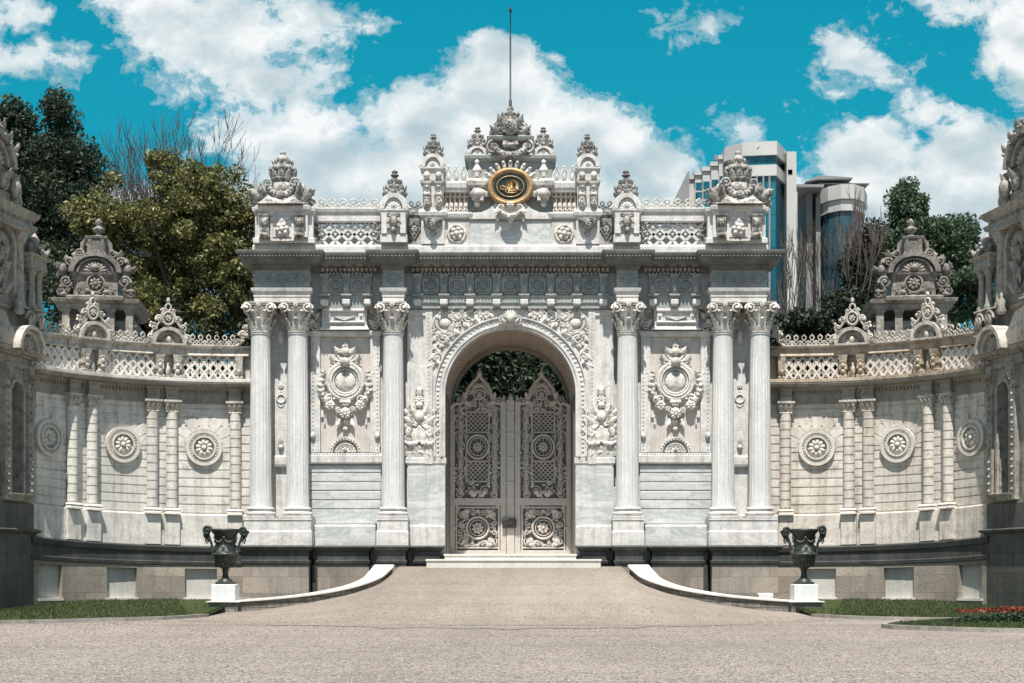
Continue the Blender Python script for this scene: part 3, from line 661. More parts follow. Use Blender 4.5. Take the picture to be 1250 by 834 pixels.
# crown of shells
b.shell(0, -.02, .56, .40, 9, 0, pi, .25); b.ball(0, -.18, .66, .17, .14, .16); b.shell(0, -.05, .95, .27, 7, 0, pi, .3); b.ball(0, -.12, 1.0, .14, .12, .15); b.lathe([(.1, 0), (.14, .08), (.08, .2), (0, .3)], 0, 0, 1.18, 8); b.rosette(0, -.08, 1.22, .13, 6)
for sg in (-1, 1):
    b.scroll(sg*.33, -.03, .72, .16, 1.5, .05, sg, pi/2); b.leaf(sg*.18, 0, .85, .4, .24, sg*.5); b.leaf(sg*.36, 0, .55, .42, .24, sg*.35)
    # side garlands
    for q in range(9):
        t = q/8; gx = .78+.06*sin(t*3); gz = .32-1.25*t
        rr = .07+.085*sin(pi*min(1, t*1.05)); gx -= .22*max(0, t-.6)/.4
        b.ball(sg*gx, -.06, gz, rr, rr*.9, rr*1.05, 7, 5); b.ball(sg*(gx+random.uniform(-.06, .06)), -.06-rr*.8, gz+random.uniform(-.05, .05), rr*.5, rr*.5, rr*.5, 6, 4)
        if q % 2: b.leaf(sg*gx, 0, gz, .26, .18, sg*(1.0 if q % 4 == 1 else -1.2), .3)
    b.scroll(sg*.55, -.04, -.62, .17, 1.5, .05, -sg, 0); b.scroll(sg*.80, -.03, .36, .09, 1.4, .03, sg, 0)
    b.ball(sg*.52, -.1, -.86, .19, .15, .19); b.rosette(sg*.52, -.2, -.86, .17, 7); b.ball(sg*.7, -.08, -.66, .13, .11, .14); b.leaf(sg*.4, 0, -.75, .35, .24, sg*2.0)
# pendant
b.mould(-.15, .15, -.08, .06, [(0, -.78), (.05, -.74), (.02, -.62)]); b.shell(0, -.06, -.72, .2, 5, pi, 2*pi, .3); b.ball(0, -.08, -1.12, .2, .15, .22); b.rosette(0, -.18, -1.16, .2, 8); b.ball(0, -.06, -1.40, .15, .13, .12); b.leaf(0, 0, -1.62, .3, .3, 0); b.ball(0, -.05, -1.66, .10)
for sg in (-1, 1): b.leaf(sg*.1, 0, -1.3, .36, .2, sg*2.5); b.scroll(sg*.22, -.03, -1.0, .11, 1.4, .035, sg, 0); b.box(sg*.80-.05, sg*.80+.05, -.05, .05, -1.25, -1.02); b.box(sg*.72-.03, sg*.72+.03, -.04, .05, -1.5, -1.38)
b.pop(); part(b, 'cartouche', 'carved', mir=True)
b = MB(); cz = Zn(553); b.arch(cx, cz, .44, .56, y-.15, y, n=20); b.shell(cx, y-.06, cz, .44, 11, 0, pi, .13, .3); b.arch(cx, cz, .30, .34, y-.12, y, n=16); b.shell(cx, y-.12, cz, .2, 5, 0, pi, .3)
for k in range(15): a = pi*(k+.5)/15; b.ball(cx+.5*cos(a), y-.16, cz+.5*sin(a), .03, .03, .03, 6, 4)
part(b, 'lunette', 'carved', mir=True)
b = MB(); b.mould(Xn(376), Xn(465), y-.16, y, [(0, Zn(567)), (.05, Zn(565)), (.05, Zn(557)), (0, Zn(554))]); b.beads(Xn(377), Xn(464), y-.19, Zn(555), .03, .09); part(b, 'string_course', 'marble', mir=True)
b = MB(); rows = [567.5, 577.5, 588.5, 599, 610.5, 621.5, 640]
for p, q in zip(rows[:-1], rows[1:]): b.cbox(Xn(376), Xn(465), y-.1, y, Zn(q)+.005, Zn(p)-.02, .02)
part(b, 'rusticated_panel', 'slab', mir=True)
b = MB(); b.mould(Xn(381), Xn(460), 0.05, y+.05, [(0, Z(666)), (0, Z(643)), (-.03, Z(640))]); part(b, 'bay_plinth', 'slab', mir=True)

# ---- dark base
def darkprof(): return [(-.12, Z(690)), (-.10, Z(689)), (-.08, Z(687)), (-.07, Z(684.5)), (-.13, Z(683.5)), (-.13, Z(673.5)), (-.05, Z(672)), (.02, Z(668)), (.0, Z(666.2))]
for x0, x1, yf in ((290, 381, -.72), (381.3, 455, -.22), (455.3, 500, -.72), (500.3, 542.6, -.22)):
    b = MB(); b.mould(X(x0, yf)+.02, X(x1, yf)-.02, yf, YW+.3, darkprof()); part(b, 'base_moulding', 'dark', mir=True)
    b = MB(); b.box(X(x0, yf)+.14, X(x1, yf)-.14 if x1 < 540 else X(x1, yf)-.03, yf+.145, YW+.28, 0, Z(690)); part(b, 'base_block', 'base', mir=True)
for q in (384, 455): b = MB(); b.box(X(q-2.8, -.2), X(q+2.8, -.2), -.17, .1, 0, Z(690)); part(b, 'base_shade_strip', 'dark', mir=True)  # dark strips added for the shaded sides of the base blocks

# ---- entablature
def architrave(b, x0, x1, yf):
    b.mould(x0, x1, yf, .9, [(0, Z(371.5)), (0, Z(365.5)), (.02, Z(365)), (.02, Z(360.5)), (.08, Z(358.5)), (.10, Z(355)), (.02, Z(354))])
def friezeb(b, x0, x1, yf): b.mould(x0, x1, yf, .9, [(0, Z(354)), (0, Z(333))])
def corniceb(b, x0, x1, yf, pr=.55):
    b.mould(x0, x1, yf, .9, [(.0, Z(333)), (.10, Z(331)), (.12, Z(327)), (pr-.16, Z(325.3)), (pr-.12, Z(321)), (pr-.08, Z(319.5)), (pr-.02, Z(316)), (pr, Z(313.5)), (pr, Z(312))])
xa = X(495.5)
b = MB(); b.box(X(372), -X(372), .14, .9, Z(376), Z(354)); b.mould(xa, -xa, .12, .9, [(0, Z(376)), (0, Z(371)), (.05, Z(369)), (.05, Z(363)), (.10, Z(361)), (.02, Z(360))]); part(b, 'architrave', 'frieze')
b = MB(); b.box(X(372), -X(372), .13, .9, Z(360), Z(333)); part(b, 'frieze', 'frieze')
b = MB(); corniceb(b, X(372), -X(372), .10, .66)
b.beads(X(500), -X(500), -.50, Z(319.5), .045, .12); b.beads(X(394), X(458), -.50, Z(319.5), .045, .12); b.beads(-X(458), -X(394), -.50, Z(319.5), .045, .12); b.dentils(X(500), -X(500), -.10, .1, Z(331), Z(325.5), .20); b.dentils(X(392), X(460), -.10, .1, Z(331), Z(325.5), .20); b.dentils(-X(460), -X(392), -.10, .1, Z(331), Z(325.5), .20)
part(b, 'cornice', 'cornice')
b = MB()
for xa_, xb_ in ((X(502), -X(502)), (X(392), X(461)), (-X(461), -X(392))): b.dentils(xa_, xb_, -.34, .0, Z(326.5), Z(321.5), .36, .5); b.dentils(xa_, xb_, -.16, .05, Z(332), Z(328), .15, .6)
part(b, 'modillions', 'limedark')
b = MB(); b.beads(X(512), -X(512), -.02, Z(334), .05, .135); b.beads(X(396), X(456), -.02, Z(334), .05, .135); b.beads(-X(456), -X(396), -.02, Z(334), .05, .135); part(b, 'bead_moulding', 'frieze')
def frieze_bracket(b, x):
    b.mould(x-.12, x+.12, .03, .14, [(0, Z(361)), (0, Z(338)), (.03, Z(337)), (.04, Z(334))]); b.rosette(x, .0, Z(342), .09, 6); b.leaf(x, .03, Z(358), .36, .2, 0, .2); b.ball(x, 0, Z(354), .07)
    b.mould(x-.16, x+.16, -.0, .14, [(0, Z(361.5)), (.03, Z(360.5)), (.03, Z(359)), (0, Z(358.5))])
def bracket_foot(b, x):
    b.mould(x-.13, x+.13, -.06, .13, [(-.04, Z(373)), (0, Z(371)), (0, Z(366.5)), (-.02, Z(365.5))])
for px in (509.6, 541.7, 573.6, 606.2):
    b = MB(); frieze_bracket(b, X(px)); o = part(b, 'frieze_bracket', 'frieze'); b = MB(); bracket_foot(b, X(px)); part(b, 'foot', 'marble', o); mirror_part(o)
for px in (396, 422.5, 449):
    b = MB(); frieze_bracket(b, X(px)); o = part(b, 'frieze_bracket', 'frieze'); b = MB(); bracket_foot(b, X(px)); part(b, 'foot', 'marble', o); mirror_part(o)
def rosette_panel(px, w=.5):
    b = MB(); x, zc = X(px), Z(347.5)
    for sg in (-1, 1): b.box(x+sg*w*.5-.03, x+sg*w*.5+.03, .08, .14, zc-.32, zc+.3); b.box(x-w*.5, x+w*.5, .08, .14, zc+sg*.29-.025, zc+sg*.29+.025)
    b.ring(x, zc, w*.36, .22, .11, .03, 16); b.rosette(x, .1, zc, .16, 8, .3, .4); 
    for sx in (-1, 1):
        for sz in (-1, 1): b.leaf(x+sx*w*.25, .11, zc+sz*.14, .16, .12, atan2(sx, sz))
    return b
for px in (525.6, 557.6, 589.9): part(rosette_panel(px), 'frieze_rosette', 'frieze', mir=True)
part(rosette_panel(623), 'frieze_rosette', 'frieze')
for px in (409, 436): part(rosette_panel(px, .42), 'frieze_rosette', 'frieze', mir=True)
for x0, x1, nro in ((310, 378, 3), (467, 493, 1)):
    yf = -.42; a, c_ = X(x0, yf), X(x1, yf)
    b = MB(); architrave(b, a, c_, yf); part(b, 'column_architrave', 'marble', mir=True)
    b = MB(); friezeb(b, a, c_, yf)
    for k in range(nro):
        xx = a+(c_-a)*(k+.5)/nro; zc = Z(343.5); b.rosette(xx, yf-.03, zc, .16, 8, .3, .35); b.ring(xx, zc, .22, .22, yf, .025, 14)
        for sg in (-1, 1): b.scroll(xx+sg*.27, yf-.02, zc, .09, 1.4, .03, sg); b.leaf(xx+sg*.22, yf, zc, .2, .12, sg*1.9); b.leaf(xx+sg*.22, yf, zc+.05, .2, .12, sg*.9)
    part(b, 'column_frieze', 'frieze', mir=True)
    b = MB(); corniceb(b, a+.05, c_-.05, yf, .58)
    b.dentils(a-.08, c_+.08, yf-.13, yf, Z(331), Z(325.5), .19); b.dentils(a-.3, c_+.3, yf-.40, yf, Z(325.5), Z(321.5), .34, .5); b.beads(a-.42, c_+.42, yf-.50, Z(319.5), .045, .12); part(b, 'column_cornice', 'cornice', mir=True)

# ---- attic
b = MB(); b.mould(X(308, -.3), -X(308, -.3), -.28, 1.6, [(0, ZT), (0, Z(303)), (-.03, Z(301)), (-.03, Z(300.3))]); part(b, 'attic_base', 'marble')
b = MB(); b.box(X(497.5), -X(497.5), -.12, .9, Z(300.3), Z(263)); part(b, 'attic_wall', 'marble')
b = MB(); b.mould(X(384), -X(384), .95, 3.2, [(0, Z(302)), (0, Z(276)), (-.5, Z(266))], True); part(b, 'roof', 'roof')  # dark block added behind the lattice, its colour stands in for shade there

def pinnacle(b, x, y, z, w, H):
    """tiered carved finial: w base width, H height"""
    b.push(x, y, z)
    b.lathe([(.46*w, 0), (.5*w, .04*H), (.44*w, .09*H), (.40*w, .2*H), (.30*w, .36*H), (.27*w, .46*H), (.20*w, .60*H), (.10*w, .70*H), (.09*w, .74*H), (.17*w, .78*H), (.17*w, .82*H), (.08*w, .86*H), (.13*w, .90*H), (.12*w, .95*H), (.02*w, 1.0*H)], n=12)
    for k in range(8):
        a = k*pi/4; b.push(rz=a)
        b.ball(0, -.42*w, .13*H, .13*w, .12*w, .09*H, 6, 4); b.leaf(0, -.36*w, .1*H, .34*H, .30*w, 0, .25)
        b.pop(); b.push(rz=a+pi/8)
        b.ball(0, -.32*w, .36*H, .10*w, .09*w, .06*H, 6, 4); b.leaf(0, -.22*w, .38*H, .26*H, .2*w, 0, .3); b.ball(0, -.20*w, .60*H, .07*w, .07*w, .05*H, 6, 4); b.pop()
    b.rosette(0, -.34*w, .38*H, .10*w, 6); b.pop()

def cresting(b, x0, x1, y, z, h, step=.27):
    n = max(1, int(round((x1-x0)/step))); w = (x1-x0)/n
    for i in range(n):
        c = x0+w*(i+.5); t = .028 if h < .7 else .035
        b.ring(c, z+h*.74, w*.26, h*.2, y, t, 10, 4); b.ball(c, y, z+h*.97, t*1.3, t*1.3, h*.1, 6, 4)
        for sg in (-1, 1):
            b.tube([(c+sg*w*.5, y, z), (c+sg*w*.44, y, z+.25*h), (c+sg*w*.2, y, z+.42*h), (c, y, z+.55*h)], t, 4)
            b.ring(c+sg*w*.25, z+h*.18, w*.18, h*.14, y, t*.8, 8, 4)
        b.ball(c+w*.5, y, z+h*.42, t*1.8, t*1.6, h*.12, 6, 4)
    b.box(x0, x1, y-.05, y+.05, z-.01, z+.05)

# lattice parapet panels
def lattice(b, x0, x1, z0, z1, y, step, th, extra='diamond'):
    n = max(1, int(round((x1-x0)/step))); w = (x1-x0)/n; H = z1-z0
    def bar(xa, za, xb, zb, t=th):
        d = np.array([xb-xa, zb-za]); L = np.linalg.norm(d); nx_, nz_ = -d[1]/L*t, d[0]/L*t
        b.prism([(xa+nx_, za+nz_), (xb+nx_, zb+nz_), (xb-nx_, zb-nz_), (xa-nx_, za-nz_)], y-.08, y+.08)
    for i in range(n):
        a = x0+w*i; m = a+w/2; c = a+w
        if extra == 'diamond':
            if i == 0:
                for k in range(-2, n):
                    for sg in (1, -1):
                        xa = a+w*k if sg == 1 else x1-w*k; xb = xa+sg*2*w; lo, hi = 0.0, 1.0
                        t1, t2 = sorted(((x0-xa)/(xb-xa), (x1-xa)/(xb-xa))); lo, hi = max(lo, t1), min(hi, t2)
                        if hi-lo > .05: bar(xa+(xb-xa)*lo, z0+H*lo, xa+(xb-xa)*hi, z0+H*hi)
            for zz in (z0+H*.25, z0+H*.75): b.ball(m, y-.06, zz-H*.0, th*1.1, th, th*1.1, 6, 4)
            b.ring(a, z0+H*.5, th*1.5, th*2.0, y-.04, th*.6, 8, 4); b.ball(m, y-.07, z0+H*.5, th*1.2, th, th*1.2, 6, 4)
        else:
            b.ring(m, (z0+z1)/2, w*.40, H*.40, y, th, 14, 5, 1.6)
            bar(a, z0, c, z0+H*.55, th*.8); bar(c, z0, a, z0+H*.55, th*.8); bar(a, z1, c, z1-H*.55, th*.8); bar(c, z1, a, z1-H*.55, th*.8)
            b.ring(a, (z0+z1)/2, w*.15, H*.26, y, th*.7, 10, 4, 1.4)
yl = .05
b = MB(); lattice(b, X(386), X(464), Z(301), Z(272), yl, .43, .045); part(b, 'lattice_panel', 'marble', mir=True)
b = MB(); b.mould(X(384), X(465), yl-.16, yl+.18, [(0, Z(272.5)), (.03, Z(271)), (.03, Z(262)), (.09, Z(260)), (.12, Z(256.5)), (.0, Z(255))]); part(b, 'parapet_rail', 'marble', mir=True)
b = MB(); cresting(b, X(386), X(464), yl, Z(255), .36, .36); part(b, 'cresting', 'carved', mir=True)
# consoles leaning on the pier ends of the panels
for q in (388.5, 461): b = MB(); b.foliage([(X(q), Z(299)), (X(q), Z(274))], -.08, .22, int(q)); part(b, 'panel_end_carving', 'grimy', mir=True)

# end piers
yf = -.50
b = MB(); b.mould(X(309, yf), X(384, yf), yf, 1.4, [(0, Z(300.3)), (0, Z(295)), (-.03, Z(294))]); b.mould(X(311, yf), X(382, yf), yf+.06, 1.3, [(0, Z(294)), (0, Z(266)), (.03, Z(265)), (.08, Z(262)), (.10, Z(258)), (.04, Z(257))])
b.mould(X(316, yf), X(376, yf), yf-.08, .8, [(0, Z(294)), (0, Z(265)), (.03, Z(264)), (.09, Z(261)), (.11, Z(257)), (.05, Z(256))])
part(b, 'end_pier', 'marble', mir=True)
y = yf-.08
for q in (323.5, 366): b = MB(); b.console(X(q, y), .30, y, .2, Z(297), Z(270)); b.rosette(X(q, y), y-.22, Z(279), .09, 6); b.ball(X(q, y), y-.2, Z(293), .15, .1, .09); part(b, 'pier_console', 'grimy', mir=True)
b = MB(); xc, zc = X(344.7, y), Z(285)
for sg in (-1, 1): b.box(xc+sg*.36-.04, xc+sg*.36+.04, y-.05, y+.01, zc-.38, zc+.38); b.box(xc-.36, xc+.36, y-.055, y+.01, zc+sg*.36-.04, zc+sg*.36+.04)
b.rosette(xc, y-.06, zc, .26, 6, .35, .4); b.leaf(xc, y-.02, zc+.05, .32, .3, 0); 
part(b, 'pier_rosette', 'carved', mir=True)
# corner vases with scrolls
def corner_vase():
    b = MB(); zb = Z(256); b.push(X(345, -.2), -.15, zb)
    b.mould(-.55, .55, -.55, .5, [(.22, 0), (.10, .10), (-.04, .26), (-.12, .38), (-.16, .42)], True)
    b.lathe([(.30, .36), (.46, .46), (.52, .62), (.46, .78), (.30, .86), (.38, .92), (.42, 1.0), (.34, 1.12), (.36, 1.2)], n=16, fl=lambda a, h: .05*sin(8*a))
    b.lathe([(.34, 1.18), (.42, 1.26), (.42, 1.38), (.30, 1.5), (.20, 1.58), (.24, 1.62), (.25, 1.70), (.14, 1.78), (.06, 1.84), (.10, 1.88), (.09, 1.93), (.01, 1.99)], n=14, fl=lambda a, h: .10*sin(7*a) if h < 1.55 else .06*sin(5*a))
    for k in range(10):
        b.push(rz=2*pi*k/10); b.ball(0, -.40, 1.32, .11, .10, .10, 6, 4); b.leaf(0, -.36, .95, .34, .24, 0, .3); b.ball(0, -.22, 1.63, .07, .06, .07, 6, 4); b.leaf(0, -.30, 1.42, .2, .18, 0, .4); b.pop()
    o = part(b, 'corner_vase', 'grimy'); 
    b = MB(); b.push(X(345, -.2), -.15, zb); b.swag(-.5, .5, .74, .42, .12, -.42, 11); b.rosette(0, -.62, .36, .12, 6)
    for sg in (-1, 1):
        b.scroll(sg*.46, -.40, .78, .17, 1.5, .05, sg, 0); b.scroll(sg*.66, -.25, .30, .26, 1.7, .085, -sg, pi/2, 20, 6); b.leaf(sg*.52, -.3, .2, .6, .36, sg*.3, .35); b.leaf(sg*.75, -.28, .1, .55, .34, sg*.5, .3)
        b.tube([(sg*.42, -.2, .62), (sg*.66, -.2, .70), (sg*.84, -.2, .55), (sg*.90, -.2, .25), (sg*1.02, -.2, .04)], [.08, .12, .13, .11, .05], 6); b.scroll(sg*1.0, -.2, .12, .13, 1.4, .05, sg, 0)
        b.leaf(sg*.84, -.25, .35, .4, .3, sg*1.0, .4); b.ball(sg*.6, -.32, .52, .12); b.ball(sg*.78, -.3, .34, .11)
    b.pop(); part(b, 'garland', 'grimy', o)
    return o
mirror_part(corner_vase())

def arch_cap(b, x, yf, yb, z0, z1, hw):
    """small block whose front is a segmental hood over a shell"""
    h = z1-z0; r = hw*.88
    b.mould(x-hw, x+hw, yf, yb, [(0, z0), (.03, z0+.03), (.03, z0+.07), (-.02, z0+.09)])
    n = 14; P = [(x-hw+.02, z0+.08)]+[(x-hw*.96*cos(pi*i/n), z0+.08+(h-.08)*(.35+.65*sin(pi*i/n))) for i in range(n+1)]+[(x+hw-.02, z0+.08)]
    b.prism(P, yf+.05, yb-.05)
    b.arch(x, z0+.08, r*.74, r, yf-.04, yf+.1, n=16, sz=(h-.1)/r); b.shell(x, yf+.03, z0+.08, r*.68, 7, 0, pi, .12)
    for sg in (-1, 1): b.scroll(x+sg*hw*.98, yf, z0+.12, .08, 1.3, .03, sg)

# single piers above the inner columns
def inner_pier():
    yf = -.62; b = MB(); x = X(480.5, yf); hw = .46
    b.mould(x-hw, x+hw, yf, .5, [(0, Z(300.3)), (0, Z(292)), (-.04, Z(291)), (-.04, Z(268)), (0, Z(267)), (.03, Z(264))])
    for sg in (-1, 1): b.box(x+sg*.32-.09, x+sg*.32+.09, yf-.05, yf+.1, Z(290), Z(266))
    o = part(b, 'attic_pier', 'marble')
    b = MB(); arch_cap(b, x, yf-.02, .45, Z(263.5), Z(241), hw+.02); part(b, 'hood', 'marble', o)
    b = MB(); b.ball(x, yf-.1, Z(276), .15, .13, .2); b.shell(x, yf-.05, Z(271), .2, 5); b.leaf(x, yf-.03, Z(290), .3, .2); b.ball(x, yf-.1, Z(286), .08, .08, .12)
    for sg in (-1, 1): b.scroll(x+sg*.17, yf-.05, Z(278), .08, 1.3, .03, sg); b.leaf(x+sg*.1, yf-.03, Z(276), .24, .12, sg*2.6)
    part(b, 'mask', 'grimy', o)
    b = MB(); pinnacle(b, x, yf+.5, Z(242), .84, Z(209)-Z(242)); part(b, 'pinnacle', 'grimy', o)
    return o
mirror_part(inner_pier())

# taller piers flanking the crown
def crown_pier():
    yf = -.40; b = MB(); x = X(528.3, yf); hw = .36
    b.mould(x-.40, x+.40, yf+.1, .6, [(0, Z(300)), (0, Z(268)), (.08, Z(266)), (.10, Z(262)), (.06, Z(258))])
    b.mould(x-hw, x+hw, yf+.05, .55, [(0, Z(258)), (0, Z(227)), (.06, Z(226)), (.08, Z(223.5)), (0, Z(222.5)), (0, Z(211)), (.05, Z(210.5))])
    o = part(b, 'crown_pier', 'marble')
    for sg in (-1, 1):
        b = MB(); b.console(x+sg*.2, .22, yf+.05, .14, Z(256), Z(243)); b.console(x+sg*.2, .2, yf+.05, .14, Z(241), Z(229)); b.ball(x+sg*.2, yf-.04, Z(218), .12, .1, .13); b.box(x+sg*.2-.11, x+sg*.2+.11, yf-.06, yf+.06, Z(222.5), Z(221)); b.scroll(x+sg*.2, yf-.08, Z(250), .09, 1.3, .03, sg); part(b, 'bracket', 'carved', o)
    b = MB(); b.shell(x, yf+.02, Z(271), .34, 9, pi, 2*pi, .5); b.lathe([(.02, -.62), (.09, -.58), (.12, -.48), (.06, -.42), (.12, -.36), (.28, -.22), (.34, -.08), (.32, 0)], x, yf+.12, Z(270), 12, fl=lambda a, h: .06*sin(8*a)); b.rosette(x, yf-.2, Z(277), .13, 6); part(b, 'pendant', 'grimy', o)
    b = MB(); arch_cap(b, x, yf, .5, Z(210.5), Z(191), hw+.04); part(b, 'hood', 'marble', o)
    b = MB(); pinnacle(b, x, yf+.42, Z(191.5), .70, Z(162.5)-Z(191.5)); part(b, 'pinnacle', 'grimy', o)
    return o
mirror_part(crown_pier())
# rosettes and lozenges on the attic wall
b = MB(); x, zc = X(557.5, -.12), Z(287); b.box(x-.44, x+.44, -.17, -.11, Z(300), Z(271)); b.ring(x, zc, .30, .30, -.19, .045, 10); b.rosette(x, -.2, zc, .26, 6, .4, .4)
part(b, 'attic_rosette', 'carved', mir=True)
b = MB(); x = X(506, -.12); b.box(x-.22, x+.22, -.16, -.11, Z(299), Z(266)); b.tube([(x, -.18, Z(273)), (x+.2, -.18, Z(281)), (x, -.18, Z(294)), (x-.2, -.18, Z(281)), (x, -.18, Z(273))], .035, 5); b.rosette(x, -.18, Z(281), .13, 6); b.leaf(x, -.16, Z(292), .2, .14)
b.mould(x-.26, x+.26, -.16, .3, [(0, Z(266)), (.05, Z(264)), (.05, Z(260)), (0, Z(258.5))]); cresting(b, x-.24, x+.24, -.05, Z(258), .34, .24)
part(b, 'attic_lozenge', 'grimy', mir=True)
b = MB(); b.mould(X(574), -X(574), -.17, .3, [(0, Z(300.3)), (0, Z(272)), (-.03, Z(270.5))]); part(b, 'attic_slab', 'slab')
# ledge under the balusters with the ogee that rises to the shell
b = MB()
for x0, x1 in ((543, 575),): b.mould(X(x0), X(x1), -.22, .6, [(0, Z(269)), (.03, Z(267)), (.06, Z(263)), (.02, Z(261))])
P = [(X(573), Z(269)), (X(573), Z(262)), (X(588), Z(261)), (X(597), Z(257)), (X(603), Z(252)), (X(608), Z(246)), (X(622.9), Z(246)), (X(622.9), Z(269.5))]
b.prism(P, -.24, .3); part(b, 'ogee_ledge', 'marble', mir=True)
b = MB()
for k in range(5):
    xx = X(545.5+5.8*k); b.tube([(xx-.05, -.05, Z(261)), (xx-.05, -.05, Z(240))], .035, 5); b.ring(xx+.04, Z(238), .07, .09, -.05, .03, 8); b.ball(xx, -.05, Z(252), .07, .07, .12); b.box(xx-.06, xx+.06, -.12, .02, Z(261.5), Z(259)); b.ring(xx, Z(258), .06, .05, -.08, .025, 8)
b.box(X(543), X(574), .12, .2, Z(261), Z(234)); part(b, 'balustrade', 'pink', mir=True)
b = MB(); b.mould(X(542), X(573), -.16, .5, [(0, Z(236)), (.02, Z(234)), (.06, Z(231)), (.08, Z(225)), (0, Z(223))]); part(b, 'balustrade_rail', 'marble', mir=True)
b = MB()
for k in range(3):
    xx = X(547.5+9.5*k)
    b.tube([(xx-.12, .05, Z(223)), (xx-.12, .05, Z(213)), (xx-.07, .05, Z(208)), (xx, .05, Z(205)), (xx+.07, .05, Z(208)), (xx+.12, .05, Z(213)), (xx+.12, .05, Z(223))], .032, 5); b.ball(xx, .05, Z(216), .06, .05, .14); b.ball(xx, .05, Z(204), .04, .04, .07); b.ring(xx+.13, Z(220), .05, .06, .05, .022, 8)
part(b, 'cresting', 'carved', mir=True)

# crown block
b = MB(); yf = .10
b.box(X(571.5), -X(571.5), yf, 1.5, Z(262), Z(196)); b.mould(X(571), -X(571), yf-.06, 1.5, [(0, Z(197)), (.05, Z(195)), (.10, Z(194)), (.12, Z(191)), (.04, Z(190))])
b.mould(X(596.5), -X(596.5), yf-.12, .4, [(0, Z(196.8)), (.05, Z(195)), (.08, Z(194)), (.10, Z(190.7)), (.04, Z(189.7))])
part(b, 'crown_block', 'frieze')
def crown_side():
    b = MB(); x = X(582.7, yf); arch_cap(b, x, yf-.12, 1.0, Z(191), Z(178), .34); o = part(b, 'crown_hood', 'marble')
    b = MB(); pinnacle(b, x, yf+.3, Z(178.5), .70, Z(150.5)-Z(178.5)); part(b, 'pinnacle', 'grimy', o)
    b = MB(); x = X(582.3, -.2)
    b.lathe([(.10, 0), (.16, .05), (.09, .12), (.16, .22), (.17, .30), (.09, .42), (.05, .5), (.09, .54), (.08, .60), (.01, .66)], x, -.2, Z(220), 10); part(b, 'small_finial', 'carved', o)
    b = MB(); b.mould(x-.28, x+.28, -.32, .1, [(0, Z(232)), (.05, Z(229)), (.08, Z(224)), (0, Z(221)), (0, Z(219.5))]); b.lathe([(.02, -.62), (.08, -.58), (.11, -.50), (.05, -.44), (.10, -.38), (.23, -.26), (.25, -.12), (.20, -.04), (.2, 0)], x, -.18, Z(232.5), 24, fl=lambda a, h: .07*sin(8*a)); b.shell(x, -.2, Z(243), .2, 5, pi, 2*pi, .4); part(b, 'pendant', 'carved', o)
    return o
mirror_part(crown_side())
# domed crest with swag
b = MB(); b.mould(X(597), -X(597), yf-.2, 1.0, [(0, Z(173)), (.05, Z(171)), (.08, Z(168)), (.03, Z(166.5))]); b.box(X(600), -X(600), yf, .9, Z(190), Z(172))
n = 16; P = [(-.72, Z(167))]+[(-.72*cos(pi*i/n), Z(167)+.66*sin(pi*i/n)) for i in range(n+1)]+[(.72, Z(167))]; b.prism(P, yf+.02, .8); part(b, 'crest', 'frieze')
b = MB(); y = yf-.2
b.arch(0, Z(167), .62, .74, y+.05, y+.3, n=18, sz=.92); b.shell(0, y+.1, Z(167), .62, 11, 0, pi, .2, .2); b.ball(0, y-.06, Z(157), .26, .2, .3); b.shell(0, y-.1, Z(164), .3, 7, 0, pi, .3)
for sg in (-1, 1): b.scroll(sg*.36, y, Z(158), .18, 1.6, .055, sg, 0); b.scroll(sg*.55, y, Z(165), .12, 1.5, .04, sg, 0); b.leaf(sg*.2, y, Z(158), .5, .28, sg*.5); b.leaf(sg*.35, y, Z(164), .45, .25, sg*1.0)
b.rosette(0, y-.22, Z(156), .17, 7); b.lathe([(.34, 0), (.40, .05), (.26, .12), (.13, .22), (.1, .28), (.2, .31), (.18, .38), (.07, .42), (.12, .48), (.1, .56), (.02, .62)], 0, .3, Z(148), 12)
for k in range(8): b.push(0, .3, Z(146), rz=k*pi/4); b.leaf(0, -.3, 0, .3, .22); b.ball(0, -.34, .02, .08); b.pop()
b.swag(X(600), -X(600), Z(177), .42, .13, y, 13); 
for sg in (-1, 1): b.scroll(sg*X(602), y, Z(181), .22, 1.6, .07, sg, pi/2); b.leaf(sg*X(606), y, Z(189), .4, .25, -sg*.3)
b.mould(-.22, .22, y-.02, y+.3, [(0, Z(182)), (.06, Z(178)), (.02, Z(173))])
part(b, 'crest_carving', 'grimy')
b = MB(); b.lathe([(.055, 0), (.05, .4), (.03, .42), (.028, 2.6), (.022, 2.62), (.02, Z(8)-Z(133)-.1), (.05, Z(8)-Z(133)-.08), (.055, Z(8)-Z(133)), (.01, Z(6)-Z(133)+.06)], 0, .3, Z(133), 8); part(b, 'flagpole', 'iron')

# medallion
ym = -.30; zc = Z(231)
b = MB(); n = 36
def ell(rx, rz, k=1): return [(rx*cos(2*pi*i/n), zc+rz*sin(2*pi*i/n)) for i in range(n)]
b.prism(ell(.80, .68), ym+.05, .1); b.ring(0, zc, .70, .575, ym-.0, .095, 40, 8); b.ring(0, zc, .46, .355, ym-.05, .022, 36, 6); b.ring(0, zc, .60, .48, ym-.02, .02, 40, 6)
med = part(b, 'medallion', 'gold')
b = MB(); b.prism(ell(.61, .49), ym-.03, ym+.06); part(b, 'medallion_field', 'enamel', med)
b = MB(); y = ym-.045
def stroke(pts, w): b.tube([(p[0], y, zc+p[1]) for p in pts], w, 5, flat=1.0)
